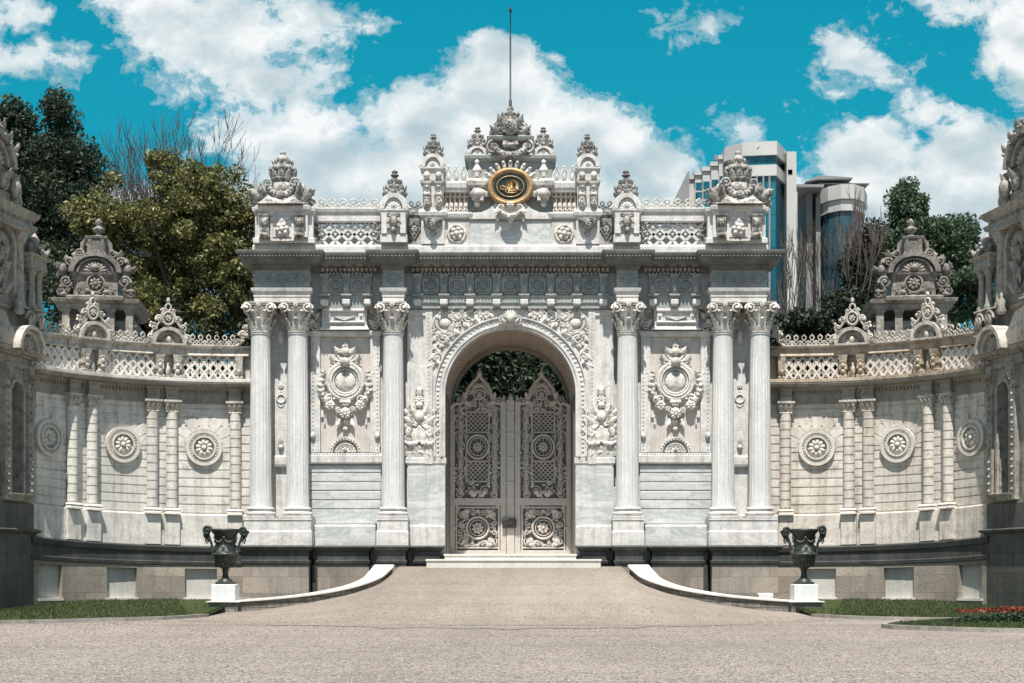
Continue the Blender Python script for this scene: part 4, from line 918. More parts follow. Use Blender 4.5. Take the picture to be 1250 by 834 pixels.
# a calligraphic monogram: stacked base line, three tall shafts with pennants, loops to the left, tail to the right
stroke([(-.20, -.17), (-.08, -.22), (.10, -.22), (.24, -.18)], .026); stroke([(-.24, -.11), (-.05, -.145), (.14, -.14), (.27, -.10)], .03); stroke([(-.18, -.05), (0, -.085), (.2, -.06)], .03)
stroke([(-.16, -.16), (-.13, .0), (-.10, .20)], .028); stroke([(-.05, -.18), (-.03, 0), (-.01, .24)], .032); stroke([(.05, -.18), (.07, .0), (.08, .23)], .03)
stroke([(-.10, .20), (-.04, .12), (-.06, .02)], .024); stroke([(.0, .24), (.04, .14), (.02, .03)], .024); stroke([(.08, .23), (.22, .14), (.27, .0), (.24, -.10)], .034); stroke([(.12, .18), (.2, .06), (.21, -.08)], .028)
stroke([(-.10, -.06), (-.24, .03), (-.34, .0), (-.34, -.08), (-.24, -.11)], .024); stroke([(-.14, -.03), (-.24, -.0), (-.27, -.05), (-.2, -.07)], .02); stroke([(.24, -.10), (.33, -.13), (.36, -.09)], .018)
stroke([(-.02, .1), (.03, .06), (.03, -.05)], .04); stroke([(-.1, .07), (-.07, .0), (-.09, -.08)], .034)
part(b, 'monogram', 'gold', med)
b = MB(); 
for k in range(11):
    a = radians(18+144*k/10); b.push((.80)*cos(a), ym+.1, zc+.70*sin(a), 0, -a+pi/2, 0); b.ball(0, 0, .07, .075, .09, .19, 7, 5); b.ball(0, -.07, .17, .06, .06, .06, 6, 4); b.pop()
for sg in (-1, 1): b.leaf(sg*.74, ym+.1, zc-.1, .5, .26, sg*.5); b.leaf(sg*.72, ym+.1, zc-.25, .4, .24, sg*1.2); b.box(sg*.98-.06, sg*.98+.06, ym-.02, ym+.2, Z(247), Z(242))
part(b, 'medallion_fan', 'carved', med)
b = MB(); y = ym-.02; zs = Z(257)
b.scroll(-.30, y, zs+.02, .14, 1.6, .05, -1, 0); b.scroll(.30, y, zs+.02, .14, 1.6, .05, 1, pi); b.rosette(0, y-.12, zs+.06, .14, 7); b.shell(0, y-.02, zs-.03, .40, 11, pi, 2*pi, .35, .1); b.swag(-.36, .36, zs-.1, .22, .09, y-.15, 9); b.ball(0, y, zs-.34, .12, .12, .1); b.lathe([(.02, -.55), (.07, -.48), (.15, -.38), (.3, -.2), (.38, 0)], 0, y+.05, zs, 12)
for sg in (-1, 1): b.box(sg*.46-.05, sg*.46+.05, -.3, -.1, Z(272), Z(265)); b.leaf(sg*.34, y, zs, .3, .2, sg*2.3)
part(b, 'shell_console', 'carved')

# ---- doors
DY = 3.3
def Xd(p): return (p-623)*(D+DY)/F
def Zd(p): return Z(p, DY)
def door():
    b = MB(); xl, xr = -2.24, Xd(617.5); z0 = 1.88; zs = Zd(497); zm0, zm1 = Zd(617), Zd(608)
    t = .05
    xi, xo = xr, xl; fw = .20
    # frame
    b.cbox(xo, xo+fw, DY-t, DY+t, z0, zs, .015); b.cbox(xi-fw, xi, DY-t, DY+t, z0, Zd(490), .015)
    b.cbox(xo+fw, xi-fw, DY-t+.005, DY+t-.005, z0, z0+.16, .015); b.cbox(xo+fw, xi-fw, DY-t+.005, DY+t-.005, zm0, zm1, .015)
    b.ball(xi-fw*.4, DY, Zd(487), .06, .05, .14)
    o = part(b, 'door', 'door')
    # upper openwork
    b = MB(); cx = (xo+xi)/2; x0, x1 = xo+fw, xi-fw; w = x1-x0
    a0, a1 = x0+w*.25, x1-w*.25
    for xx in (a0, a1): b.box(xx-.025, xx+.025, DY-.03, DY+.03, Zd(590), Zd(492))
    for p, q in ((503, 528), (563, 588)):
        za, zb = Zd(q), Zd(p)
        nn = 5; st_ = (a1-a0)/nn
        for i in range(-4, nn+1):
            for sg in (1, -1):
                pts = []
                xa = a0+st_*i if sg == 1 else a1-st_*i
                H = zb-za
                xs0, xs1 = xa, xa+sg*H
                # clip to the panel
                ts = [0, 1]
                def at(tq): return xs0+(xs1-xs0)*tq
                lo, hi = 0.0, 1.0
                if xs1 != xs0:
                    t1 = (a0-xs0)/(xs1-xs0); t2 = (a1-xs0)/(xs1-xs0); lo = max(lo, min(t1, t2)); hi = min(hi, max(t1, t2))
                if hi-lo > .03: b.tube([(at(lo), DY, za+H*lo), (at(hi), DY, za+H*hi)], .022, 4)
        for zz in (za, zb): b.box(a0, a1, DY-.03, DY+.03, zz-.02, zz+.02)
    zc = Zd(545.5); b.ring(cx, zc, .40, .43, DY-.03, .05, 28, 6); b.ring(cx, zc, .30, .33, DY-.03, .025, 24, 5); b.rosette(cx, DY-.03, zc, .2, 8, .3, .25)
    for k in range(12): a = 2*pi*k/12; b.tube([(cx+.18*cos(a), DY, zc+.2*sin(a)), (cx+.3*cos(a), DY, zc+.33*sin(a))], .016, 4)
    for sx in (-1, 1):
        for sz in (-1, 1): b.scroll(cx+sx*.42, DY-.02, zc+sz*.42, .09, 1.4, .024, sx)
        # side strips of scrolls
        xs_ = cx+sx*(w*.375); zz = Zd(603)
        k = 0
        while zz < Zd(503):
            b.scroll(xs_+(.05 if k % 2 else -.05), DY-.02, zz, .13, 1.5, .030, 1 if k % 2 else -1, k*1.3, 14, 4); b.leaf(xs_-(.06 if k % 2 else -.06), DY-.01, zz, .2, .13, (1 if k % 2 else -1)*.8, .2); b.ball(xs_, DY-.02, zz+.12, .035); b.leaf(xs_+(.07 if k % 2 else -.07), DY-.005, zz+.1, .18, .12, (-1 if k % 2 else 1)*.5, .15); b.scroll(xs_-(.06 if k % 2 else -.06), DY-.01, zz+.13, .07, 1.3, .022, -1 if k % 2 else 1, k, 10, 4); zz += .25; k += 1
    # bottom of the upper panel: large scrolls
    for sx in (-1, 1): b.scroll(cx+sx*.25, DY-.02, Zd(599), .17, 1.6, .035, sx, 1.0); b.leaf(cx+sx*.1, DY-.02, Zd(606), .32, .2, sx*.7)
    b.shell(cx, DY-.03, Zd(604), .2, 7, 0, pi, .2)
    R = random.Random(5)
    for _ in range(120):
        px_, pz_ = R.uniform(x0+.02, x1-.02), R.uniform(Zd(606), Zd(500)); u_ = (px_-cx)
        if abs(u_) < (a1-a0)*.5 and Zd(590) < pz_: continue
        b.leaf(px_, DY+.01, pz_, R.uniform(.12, .2), R.uniform(.07, .12), R.uniform(0, 6.28), .15, .15, 4, 3)
    part(b, 'openwork_panel', 'door', o)
    # lower panel
    b = MB(); zc = (z0+.16+zm0)/2; b.ring(cx, zc, .40, .40, DY-.03, .05, 28, 6); b.ring(cx, zc, .29, .29, DY-.03, .025, 24, 5); b.rosette(cx, DY-.04, zc, .24, 8, .3, .25)
    for xx in (x0+.06, x1-.06): b.box(xx-.03, xx+.03, DY-.03, DY+.03, z0+.16, zm0)
    for zz in (z0+.26, zm0-.08): b.box(x0+.09, x1-.09, DY-.03, DY+.03, zz-.03, zz+.03)
    for sx in (-1, 1):
        for sz in (-1, 1):
            b.scroll(cx+sx*.55, DY-.02, zc+sz*.5, .16, 1.6, .035, sx*sz, 1.0); b.leaf(cx+sx*.42, DY-.01, zc+sz*.4, .3, .18, atan2(sx, sz), .2); b.leaf(cx+sx*.3, DY-.01, zc+sz*.62, .26, .15, sx*1.57, .2); b.scroll(cx+sx*.2, DY-.02, zc+sz*.58, .1, 1.4, .028, -sx*sz); b.scroll(cx+sx*.62, DY-.02, zc+sz*.15, .1, 1.4, .028, sx*sz)
    R = random.Random(9)
    for _ in range(80):
        px_, pz_ = R.uniform(x0+.1, x1-.1), R.uniform(z0+.3, zm0-.1)
        if (px_-cx)**2+(pz_-zc)**2 < .42**2: continue
        b.leaf(px_, DY+.01, pz_, R.uniform(.12, .22), R.uniform(.08, .13), R.uniform(0, 6.28), .15, .15, 4, 3)
    part(b, 'lower_panel', 'door', o)
    # scrolled crest
    b = MB(); 
    def crest(pts, wd): b.tube([(Xd(p), DY-.02, Zd(q)) for p, q in pts], wd, 6)
    crest([(549, 497), (556, 493), (563, 493), (568, 486), (570, 476), (576, 468), (582, 462), (585, 456)], .07); crest([(621-5, 490), (610, 493), (604, 492), (600, 486), (598, 476), (593, 468), (587, 462), (585, 456)], .07)
    crest([(560, 500), (572, 496), (578, 488), (585, 484), (592, 488), (598, 496), (610, 500)], .045)
    for p, q, rr, dd in ((562, 489, .14, 1), (607, 489, .14, -1), (573, 478, .13, 1), (596, 478, .13, -1), (579, 471, .11, -1), (590, 471, .11, 1), (577, 492, .13, -1), (593, 492, .13, 1), (570, 497, .1, 1), (600, 497, .1, -1)): b.scroll(Xd(p), DY-.03, Zd(q), rr, 1.6, .035, dd, 1.0, 14, 4)
    b.shell(Xd(585), DY-.03, Zd(474), .22, 7, 0, pi, .2); b.ring(Xd(585), Zd(482), .2, .17, DY-.03, .04, 16); b.rosette(Xd(585), DY-.04, Zd(482), .12, 6); b.lathe([(.06, 0), (.12, .08), (.06, .18), (.02, .28)], Xd(585), DY, Zd(459), 8)
    cp = [(552, 501), (557, 494), (564, 493), (569, 486), (571, 477), (577, 469), (582, 463), (585, 457), (588, 463), (593, 469), (599, 477), (601, 486), (606, 493), (612, 494), (616, 501)]
    bb = MB(); bb.prism([(Xd(p), Zd(q)) for p, q in cp], DY+.02, DY+.04); part(bb, 'crest_shade_plate', 'shadeback', o)  # added plate, dark so the crest reads as openwork with shade behind
    for k in range(26): b.leaf(Xd(random.uniform(572, 598)), DY, Zd(random.uniform(470, 500)), random.uniform(.12, .2), .11, random.uniform(0, 6.28), .15, .15, 4, 3)
    for sg in (-1, 1): b.leaf(Xd(585)+sg*.16, DY-.02, Zd(475), .24, .13, sg*2.2); b.leaf(Xd(585)+sg*.3, DY-.02, Zd(494), .32, .18, sg*1.2); b.leaf(Xd(585)+sg*.5, DY-.02, Zd(488), .3, .16, sg*.3)
    for k in range(-3, 4): b.tube([(Xd(585)+k*.17, DY, Zd(503)), (Xd(585)+k*.15, DY, Zd(497-8*(1-abs(k)/4)))], .02, 4)
    part(b, 'door_crest', 'door', o)
    b = MB(); b.box(xo+fw-.02, xi-fw+.02, DY+.055, DY+.08, z0, zm1); b.box(xo+fw-.02, xi-fw+.02, DY+.055, DY+.08, zm1, Zd(500)); part(b, 'door_shade_sheet', 'shadeback', o)  # added sheet, its dark colour stands in for the shade beyond the openwork
    for q in (508, 572, 645): b = MB(); b.box(xo-.02, xo+.28, DY-.08, DY-.055, Zd(q)-.05, Zd(q)+.05); b.ball(xo-.02, DY-.06, Zd(q), .06, .06, .09); part(b, 'hinge', 'door', o)
    return o
dl = door(); mirror_part(dl)
b = MB(); b.cbox(Xd(618.2), Xd(627.8), DY-.07, DY+.05, 1.9, Zd(488), .02)
for q in (505, 530, 560, 590): b.mould(Xd(618.6), Xd(627.4), DY-.08, DY, [(0, Zd(q)), (.02, Zd(q)+.03), (0, Zd(q)+.07)])
b.lathe([(.08, 0), (.12, .06), (.06, .14), (.01, .24)], 0, DY, Zd(488), 8); mp = part(b, 'meeting_post', 'door')
b = MB(); b.cbox(Xd(613), Xd(630), DY-.20, DY-.071, Zd(645), Zd(633.5), .02); b.box(Xd(617), Xd(626), DY-.22, DY-.19, Zd(641), Zd(637)); part(b, 'lock_box', 'iron', mp)
for sg in (-1, 1): b = MB(); b.box(min(sg*2.2, sg*2.247), max(sg*2.2, sg*2.247), .72, DY+.09, 1.88, AC-.02); part(b, 'jamb_shade_sheet', 'shadeback')  # added sheets, shade of the jamb reveals put into their dark colour
b = MB()
for sg in (-1, 1): b.box(min(sg*2.246, sg*2.16), max(sg*2.246, sg*2.16), DY+.1, DY+.3, 1.88, Zd(497))
part(b, 'door_frame', 'iron')

# ================================================================== curved wing walls
WX0, WY0, WR, WA = -9.25, 1.0, 6.4, radians(70)
def wing_warp(V):
    s, w, z = V[:, 0], -V[:, 1], V[:, 2]
    a = np.clip(s/WR, -0.2, WA+0.25)
    k = np.clip(s/WR/WA, 0, 1.15)**2
    z2 = z + k*np.clip(0.26-(z-2.1)*0.058, -0.25, 0.26)*np.clip(z/2.1, 0, 1)
    return np.stack([WX0-WR*np.sin(a)+w*np.sin(a), WY0-WR*(1-np.cos(a))-w*np.cos(a), z2], 1)
def s_of(px, w=0.05):
    best = None
    for i in range(2000):
        s = WR*(WA+.1)*i/1999; p = wing_warp(np.array([[s, -w, 4.0]]))[0]
        e = abs(623+F*p[0]/(D+p[1])-px)
        if best is None or e < best[0]: best = (e, s)
    return best[1]
DW = D+WY0
def Zw(py): return EYE+(690-py)*DW/F
WL = WR*WA
WING = tag(empty('curved_wall', (-12.0, 0.0, 0.0)), 'left curved pale stone wing wall with round medallions, beside the dark pointed evergreen', 'wall')
def wpart(mb, name, mat, parent=None): return mb.build(name, mat, parent or WING)
def WB(): return MB(wing_warp)
S0, S1 = -0.6, WL+0.5
NX = 56
windows = [s_of(245), s_of(147), s_of(58)]
# basement with blind windows
b = WB(); ww = .56; zb0, zb1 = Zw(729), Zw(694.5); prev = S0
for s in windows:
    b.box(prev, s-ww, -.15, .4, -0.1, Zw(688), 8); b.box(s-ww, s+ww, -.15, .4, -0.1, zb0, 3); b.box(s-ww, s+ww, -.15, .4, zb1, Zw(688), 3); prev = s+ww
b.box(prev, S1, -.15, .4, -0.1, Zw(688), 6); wpart(b, 'basement', 'base')
for i, s in enumerate(windows):
    b = WB(); b.box(s-ww, s+ww, .02, .1, zb0, zb1, 3); o = wpart(b, 'blind_window', 'infill')
    b = WB(); b.box(s-ww-.05, s+ww+.05, -.19, .02, zb0-.07, zb0+.003, 3); wpart(b, 'sill', 'cap', o)
# dark moulding band
b = WB(); P = [(-.16, Zw(691)), (-.19, Zw(690)), (-.20, Zw(686.5)), (-.165, Zw(685.5)), (-.165, Zw(676)), (-.22, Zw(674)), (-.25, Zw(669)), (-.23, Zw(667.5)), (-.1, Zw(666.8)), (.3, Zw(666.8)), (.3, Zw(691))]
b.sweepx(P, S0, S1, NX); wpart(b, 'base_moulding', 'dark')
b = WB(); P = [(-.10, Zw(666.8)), (-.10, Zw(630)), (-.06, Zw(628)), (.3, Zw(628)), (.3, Zw(666.8))]; b.sweepx(P, S0, S1, NX); wpart(b, 'plinth', 'lime')
# channelled wall
ZWT = Zw(476); P = []; z = Zw(628); stp = .305
while z < ZWT-.05:
    z2 = min(z+stp, ZWT); P += [(.03, z), (.03, z+.025), (0, z+.05), (0, z2-.01)]; z = z2
P += [(0, ZWT), (.35, ZWT), (.35, Zw(628))]
b = WB(); b.sweepx(P, S0, S1, NX)
wpart(b, 'wall', 'lime')
# entablature
b = WB(); P = [(-.04, Zw(494)), (-.06, Zw(493)), (-.04, Zw(489)), (-.05, Zw(488)), (-.05, Zw(479)), (.2, Zw(479)), (.2, Zw(494))]; b.sweepx(P, S0, S1, NX)
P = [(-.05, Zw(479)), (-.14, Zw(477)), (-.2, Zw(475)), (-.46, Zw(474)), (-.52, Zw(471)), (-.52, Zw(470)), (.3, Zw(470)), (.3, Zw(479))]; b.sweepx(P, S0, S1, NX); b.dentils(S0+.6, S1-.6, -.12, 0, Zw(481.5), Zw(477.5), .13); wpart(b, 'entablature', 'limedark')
b = WB(); P = [(-.52, Zw(470)), (-.54, Zw(469)), (-.54, Zw(465.5)), (-.50, Zw(465)), (.3, Zw(464.5)), (.3, Zw(470))]; b.sweepx(P, S0, S1, NX); wpart(b, 'ledge', 'lime')
# radiating joints over the medallions and the medallions
rsp = [s_of(249), s_of(149.5), s_of(59)]
for s in rsp:
    zc = Zw(547.5)
    b = WB(); b.push(s, 0, zc)
    b.lathe([(.30, .0)], n=3) if False else None
    for r0, r1, y0 in ((.52, .63, -.13), (.42, .52, -.09), (.36, .42, -.15)): b.arch(0, 0, r0, r1, y0, .02, 0, 2*pi, 36)
    b.disc(0, 0, .37, .37, -.04, .02, 30); b.rosette(0, -.06, 0, .34, 10, .28, .28)
    for k in range(32): a = 2*pi*k/32; b.ball(.47*cos(a), -.10, .47*sin(a), .03, .03, .03, 6, 4)
    b.pop(); o = wpart(b, 'medallion', 'limemed')
    b = WB()
    for k in range(7):
        a = pi*(k+.5)/7; d = np.array([cos(a), sin(a)]); n_ = np.array([-d[1], d[0]]); r0, r1 = .66, 1.12
        q = [d*r0+n_*.13, d*r0-n_*.13, d*r1-n_*.2, d*r1+n_*.2]; b.prism([(s+p[0], zc+p[1]) for p in q], -.010, .02)
    wpart(b, 'voussoir', 'lime', o)
# engaged pilasters in pairs
def wcap(b, s, z, w, h):
    b.mould(s-w, s+w, -.20, .1, [(0, z), (.03, z+.03), (0, z+.06), (0.02, z+h*.55), (.08, z+h*.8), (.11, z+h*.84), (.11, z+h)])
    for k in range(3): b.leaf(s-w*.8+w*.8*k, -.2, z+.06, h*.6, w*.8, 0, .5)
    for sg in (-1, 1): b.scroll(s+sg*w*.95, -.24, z+h*.66, .08, 1.4, .028, sg, 0)
    b.rosette(s, -.27, z+h*.8, .07, 6)
pil = [287, 210, 186.5, 114, 90]
PW = .20
for px in pil:
    s = s_of(px, .15)
    b = WB(); z = Zw(622)
    while z < Zw(506)-.05:
        z2 = min(z+stp, Zw(506)); n = 8
        for r, q0, q1 in ((PW-.02, z, z+.04), (PW, z+.04, z2)):
            b.lathe([(r, q0), (r, q1)], s, -.06, 0, 14, True, None, pi, 2*pi)
            b.add([(s+r*cos(pi+pi*j/10), -.06+r*sin(pi+pi*j/10), q1) for j in range(11)], [np.array([range(11)])], False)
        z = z2
    o = wpart(b, 'pilaster', 'lime')
    b = WB(); b.mould(s-.24, s+.24, -.28, .1, [(0, Zw(630)), (.04, Zw(629.5)), (.04, Zw(628)), (.02, Zw(626)), (.04, Zw(624.5)), (.0, Zw(622))]); b.mould(s-.27, s+.27, -.20, .1, [(0, Zw(666)), (0, Zw(631)), (-.02, Zw(630))]); wpart(b, 'pilaster_base', 'lime', o)
    b = WB(); wcap(b, s, Zw(506), .21, Zw(491)-Zw(506)); wpart(b, 'capital', 'limecarve', o)
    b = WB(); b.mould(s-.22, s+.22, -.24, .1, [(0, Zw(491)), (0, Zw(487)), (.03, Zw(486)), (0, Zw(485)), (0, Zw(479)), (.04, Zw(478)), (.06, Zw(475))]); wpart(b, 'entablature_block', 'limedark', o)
# balustrade
peds = [s_of(205, .2), s_of(112, .2)]; edges = [s_of(297, .2)] + peds + [S1]
yb = -.12; hwp = .46
zl0, zl1 = Zw(464.5), Zw(437)
ends = []
for i in range(3):
    a = edges[i]+(.25 if i == 0 else hwp); c_ = edges[i+1]-(hwp if i < 2 else 0)
    ends.append((a, c_)); b = WB(); lattice(b, a, c_, zl0, zl1, yb, .34, .045, 'oval'); wpart(b, 'lattice_panel', 'lime')
b = WB(); P = [(yb-.14, zl1), (yb-.17, Zw(436)), (yb-.13, Zw(434)), (yb-.13, Zw(428)), (yb-.22, Zw(426.5)), (yb-.24, Zw(424.5)), (yb-.1, Zw(424)), (yb+.2, Zw(424)), (yb+.2, zl1)]; b.sweepx(P, S0+.4, S1, NX); wpart(b, 'parapet_rail', 'limecarve')
for a, c_ in ends:
    b = WB(); cresting(b, a, c_, yb, Zw(424), .40, .27); wpart(b, 'cresting', 'limecarve')
def gable(s):
    b = WB(); z = Zw(424); r = .50
    b.arch(s, z, r, r+.12, yb-.32, yb+.15, n=18, sz=.95); b.disc(s, z+.02, .01, .01, 0, .01, 4); b.prism([(s-r, z)]+[(s-r*cos(pi*i/12), z+r*.93*sin(pi*i/12)) for i in range(1, 12)]+[(s+r, z)], yb-.05, yb+.1)
    b.mould(s-.60, s+.60, yb-.30, yb+.2, [(0, z-.07), (.03, z-.04), (.03, z+.02)])
    o = wpart(b, 'gable', 'limecarve')
    b = WB(); y = yb-.15
    b.shell(s, yb-.1, z+.02, .30, 7, 0, pi, .25); b.ball(s, yb-.2, z+.14, .1, .1, .14)
    zt = z+r+.1
    b.ring(s, zt+.30, .20, .22, y, .05, 16, 5); b.rosette(s, y-.02, zt+.30, .13, 6); b.ring(s, zt+.68, .10, .12, y, .04, 12, 5); b.ball(s, y, zt+.92, .07, .06, .11)
    for sg in (-1, 1):
        b.tube([(s+sg*.66, y, z+.10), (s+sg*.58, y, z+.42), (s+sg*.42, y, zt+.02), (s+sg*.30, y, zt+.20), (s+sg*.20, y, zt+.5), (s+sg*.08, y, zt+.6)], .045, 5)
        b.scroll(s+sg*.52, y, zt-.02, .14, 1.5, .045, sg, 0, 14, 4); b.scroll(s+sg*.33, y, zt+.28, .12, 1.5, .04, sg, 0, 14, 4); b.scroll(s+sg*.17, y, zt+.56, .09, 1.4, .03, sg, 0, 12, 4); b.scroll(s+sg*.68, y, z+.22, .13, 1.5, .04, -sg, 0, 14, 4); b.ball(s+sg*.44, y, zt+.24, .07)
        b.ball(s+sg*.62, y, zt+.12, .06)
    wpart(b, 'gable_carving', 'limecarve', o)
for s in peds:
    b = WB(); b.box(s-hwp, s+hwp, yb+.04, yb+.2, zl0, zl1)
    for sg in (-1, 1):
        x = s+sg*.32; b.mould(x-.12, x+.12, yb-.26, yb+.1, [(0, zl0), (.03, zl0+.02), (.03, zl0+.08), (-.02, zl0+.12), (-.02, zl0+.28), (.02, zl0+.3), (.0, zl0+.5), (.04, zl1-.06), (.05, zl1)]); b.ball(x, yb-.28, zl0+.22, .09, .08, .08); b.ball(x, yb-.28, zl0+.42, .08, .08, .1); b.shell(x, yb-.27, zl0+.52, .12, 5)
    b.lathe([(.05, 0), (.10, .06), (.06, .14), (.11, .26), (.08, .38), (.03, .44), (.06, .5), (.01, .56)], s, yb-.08, zl0, 10); b.leaf(s, yb-.1, zl0, .3, .2)
    wpart(b, 'pedestal', 'limecarve'); gable(s)
s = edges[0]; b = WB(); b.mould(s+.02, s+.22, yb-.24, yb+.1, [(0, zl0), (.03, zl0+.08), (-.02, zl0+.12), (.02, zl0+.3), (.04, zl1-.06), (.05, zl1)]); b.ball(s+.12, yb-.26, zl0+.25, .09); b.box(s-.9, s+.02, yb+.06, yb+.2, zl0, zl1); wpart(b, 'pedestal', 'limecarve'); 
b = WB(); b.tube([(s+.3, yb, Zw(424)), (s+.1, yb, Zw(419)), (s-.05, yb, Zw(408)), (s-.2, yb, Zw(398))], .06, 5); b.scroll(s+.02, yb, Zw(410), .15, 1.5, .05); b.scroll(s-.1, yb, Zw(402), .12, 1.5, .04); b.foliage([(s+.2, Zw(420)), (s-.25, Zw(400))], yb, .25, 4); wpart(b, 'gable_carving', 'limecarve')
WR_ = mirror_thing(WING, 'right curved tan-stained stone wing wall with round medallions, beside the flower bed lawn')
for o in list(kids(WR_))+[q for p in kids(WR_) for q in kids(p)]:
    nm = o.data.materials[0].name; base_n = o.name.split('.')[0]
    new = 'tan' if base_n in ('ledge', 'pedestal', 'parapet_rail') else ('limewarm' if nm == 'warm_limestone' else None)
    if new: o.material_slots[0].link = 'OBJECT'; o.material_slots[0].material = M[new]

# ================================================================== tall end pavilions at both edges of the picture
pe = wing_warp(np.array([[WL, 0.0, 0.0]]))[0]; PB = radians(80)
tv = np.array([-cos(PB), -sin(PB)]); nv = np.array([sin(PB), -cos(PB)])
def pav_warp(V):
    s, w, z = V[:, 0], -V[:, 1], V[:, 2]
    return np.stack([pe[0]+tv[0]*s+nv[0]*w, pe[1]+tv[1]*s+nv[1]*w, z], 1)
PAV = tag(empty('end_pavilion', (pe[0], pe[1], 0)), 'dark weathered stone pavilion cut by the left edge, below the dark evergreen tree', 'pavilion')
def ppart(mb, name, mat, parent=None): return mb.build(name, mat, parent or PAV)
def PBu(): return MB(pav_warp)
DP = 45.6
def Zp(py): return EYE+(690-py)*DP/F
LEN = 7.5
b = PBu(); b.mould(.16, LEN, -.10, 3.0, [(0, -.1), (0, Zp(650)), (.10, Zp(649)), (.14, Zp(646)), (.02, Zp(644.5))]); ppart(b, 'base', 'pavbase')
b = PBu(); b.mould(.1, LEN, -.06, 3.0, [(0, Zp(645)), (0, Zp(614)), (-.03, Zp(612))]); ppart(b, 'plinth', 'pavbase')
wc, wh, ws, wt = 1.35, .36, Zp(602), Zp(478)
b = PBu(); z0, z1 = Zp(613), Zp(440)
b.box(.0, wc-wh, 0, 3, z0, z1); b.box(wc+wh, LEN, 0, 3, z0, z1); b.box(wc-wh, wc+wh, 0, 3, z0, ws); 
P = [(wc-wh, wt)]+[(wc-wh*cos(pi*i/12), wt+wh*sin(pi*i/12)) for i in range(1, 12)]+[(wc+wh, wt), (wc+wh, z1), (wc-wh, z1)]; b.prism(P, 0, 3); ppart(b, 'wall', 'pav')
b = PBu(); b.box(wc-wh, wc+wh, .35, .42, ws, wt+wh); win = ppart(b, 'window', 'glass_dark')
b = PBu(); b.mould(wc-wh-.25, wc+wh+.25, -.16, .3, [(0, ws-.22), (.03, ws-.16), (.10, ws-.06), (.12, ws), (.0, ws+.02)]); ppart(b, 'sill', 'pav', win)
b = PBu(); b.arch(wc, wt, wh, wh+.12, -.1, .02, n=16)
for sg in (-1, 1): b.box(wc+sg*(wh+.06)-.06, wc+sg*(wh+.06)+.06, -.1, .02, ws, wt); b.box(wc+sg*(wh+.36)-.14, wc+sg*(wh+.36)+.14, -.16, .05, ws-.2, Zp(462)); b.mould(wc+sg*(wh+.36)-.15, wc+sg*(wh+.36)+.15, -.17, .05, [(0, Zp(463)), (.05, Zp(455)), (.08, Zp(447)), (.08, Zp(442))]); b.beadsz(wc+sg*(wh+.36), -.18, ws, Zp(468), .06, .22); b.foliage([(wc+sg*(wh+.36), Zp(464)), (wc+sg*(wh+.36), Zp(446))], -.2, .2, 3)
ppart(b, 'window_surround', 'pav', win)
b = PBu(); b.mould(-.05, LEN, -.08, 3.0, [(0, Zp(446)), (.05, Zp(444)), (.05, Zp(440)), (0, Zp(439)), (0, Zp(433)), (.1, Zp(431)), (.22, Zp(429)), (.28, Zp(424)), (.2, Zp(423))])
b.dentils(.1, LEN, -.2, 0, Zp(433), Zp(430), .14); ppart(b, 'entablature', 'pav')
# segmental hood
b = PBu(); hr = .80; hz = Zp(426); b.arch(wc-.02, hz, hr-.13, hr, -.62, .2, n=22, sz=1.0); b.arch(wc-.02, hz, hr-.26, hr-.16, -.5, .1, n=20); b.prism([(wc-hr+.15, hz)]+[(wc-(hr-.15)*cos(pi*i/14), hz+(hr-.15)*sin(pi*i/14)) for i in range(1, 14)]+[(wc+hr-.15, hz)], -.28, .1); hd = ppart(b, 'hood', 'limecarve')
b = PBu(); b.shell(wc, -.34, hz, .55, 9, 0, pi, .2); b.rosette(wc, -.4, hz+.2, .2, 7); b.foliage([(wc-.5, hz+.1), (wc, hz+.45), (wc+.5, hz+.1)], -.32, .24, 2); ppart(b, 'hood_carving', 'pav', hd)
# sloped shoulder and scrolls above the hood
z0 = Zp(423); z1 = Zp(372)
b = PBu(); b.mould(.1, LEN, .0, 2.8, [(0.1, z0), (.1, z0+.35), (-.1, z0+.6), (-.15, z1-.1), (.0, z1-.05), (.02, z1)])
b.prism([(1.6, z0), (2.6, z0+.95), (LEN, z0+1.9), (LEN, z0)], -.35, .2)
ppart(b, 'attic', 'pav')
b = PBu()
for s_ in (.22, .85): b.scroll(s_, -.25, Zp(383), .26, 1.7, .08, 1, 0, 20, 6); b.leaf(s_, -.2, Zp(398), .5, .4); b.foliage([(s_, Zp(410)), (s_-.05, Zp(388))], -.25, .34, int(s_*9)); b.ball(s_, -.2, Zp(402), .2, .16, .25)
b.lathe([(.1, 0), (.2, .1), (.12, .25), (.18, .4), (.05, .55), (.08, .62), (.01, .72)], 1.5, -.2, Zp(382), 10); ppart(b, 'scroll_carving', 'pav')
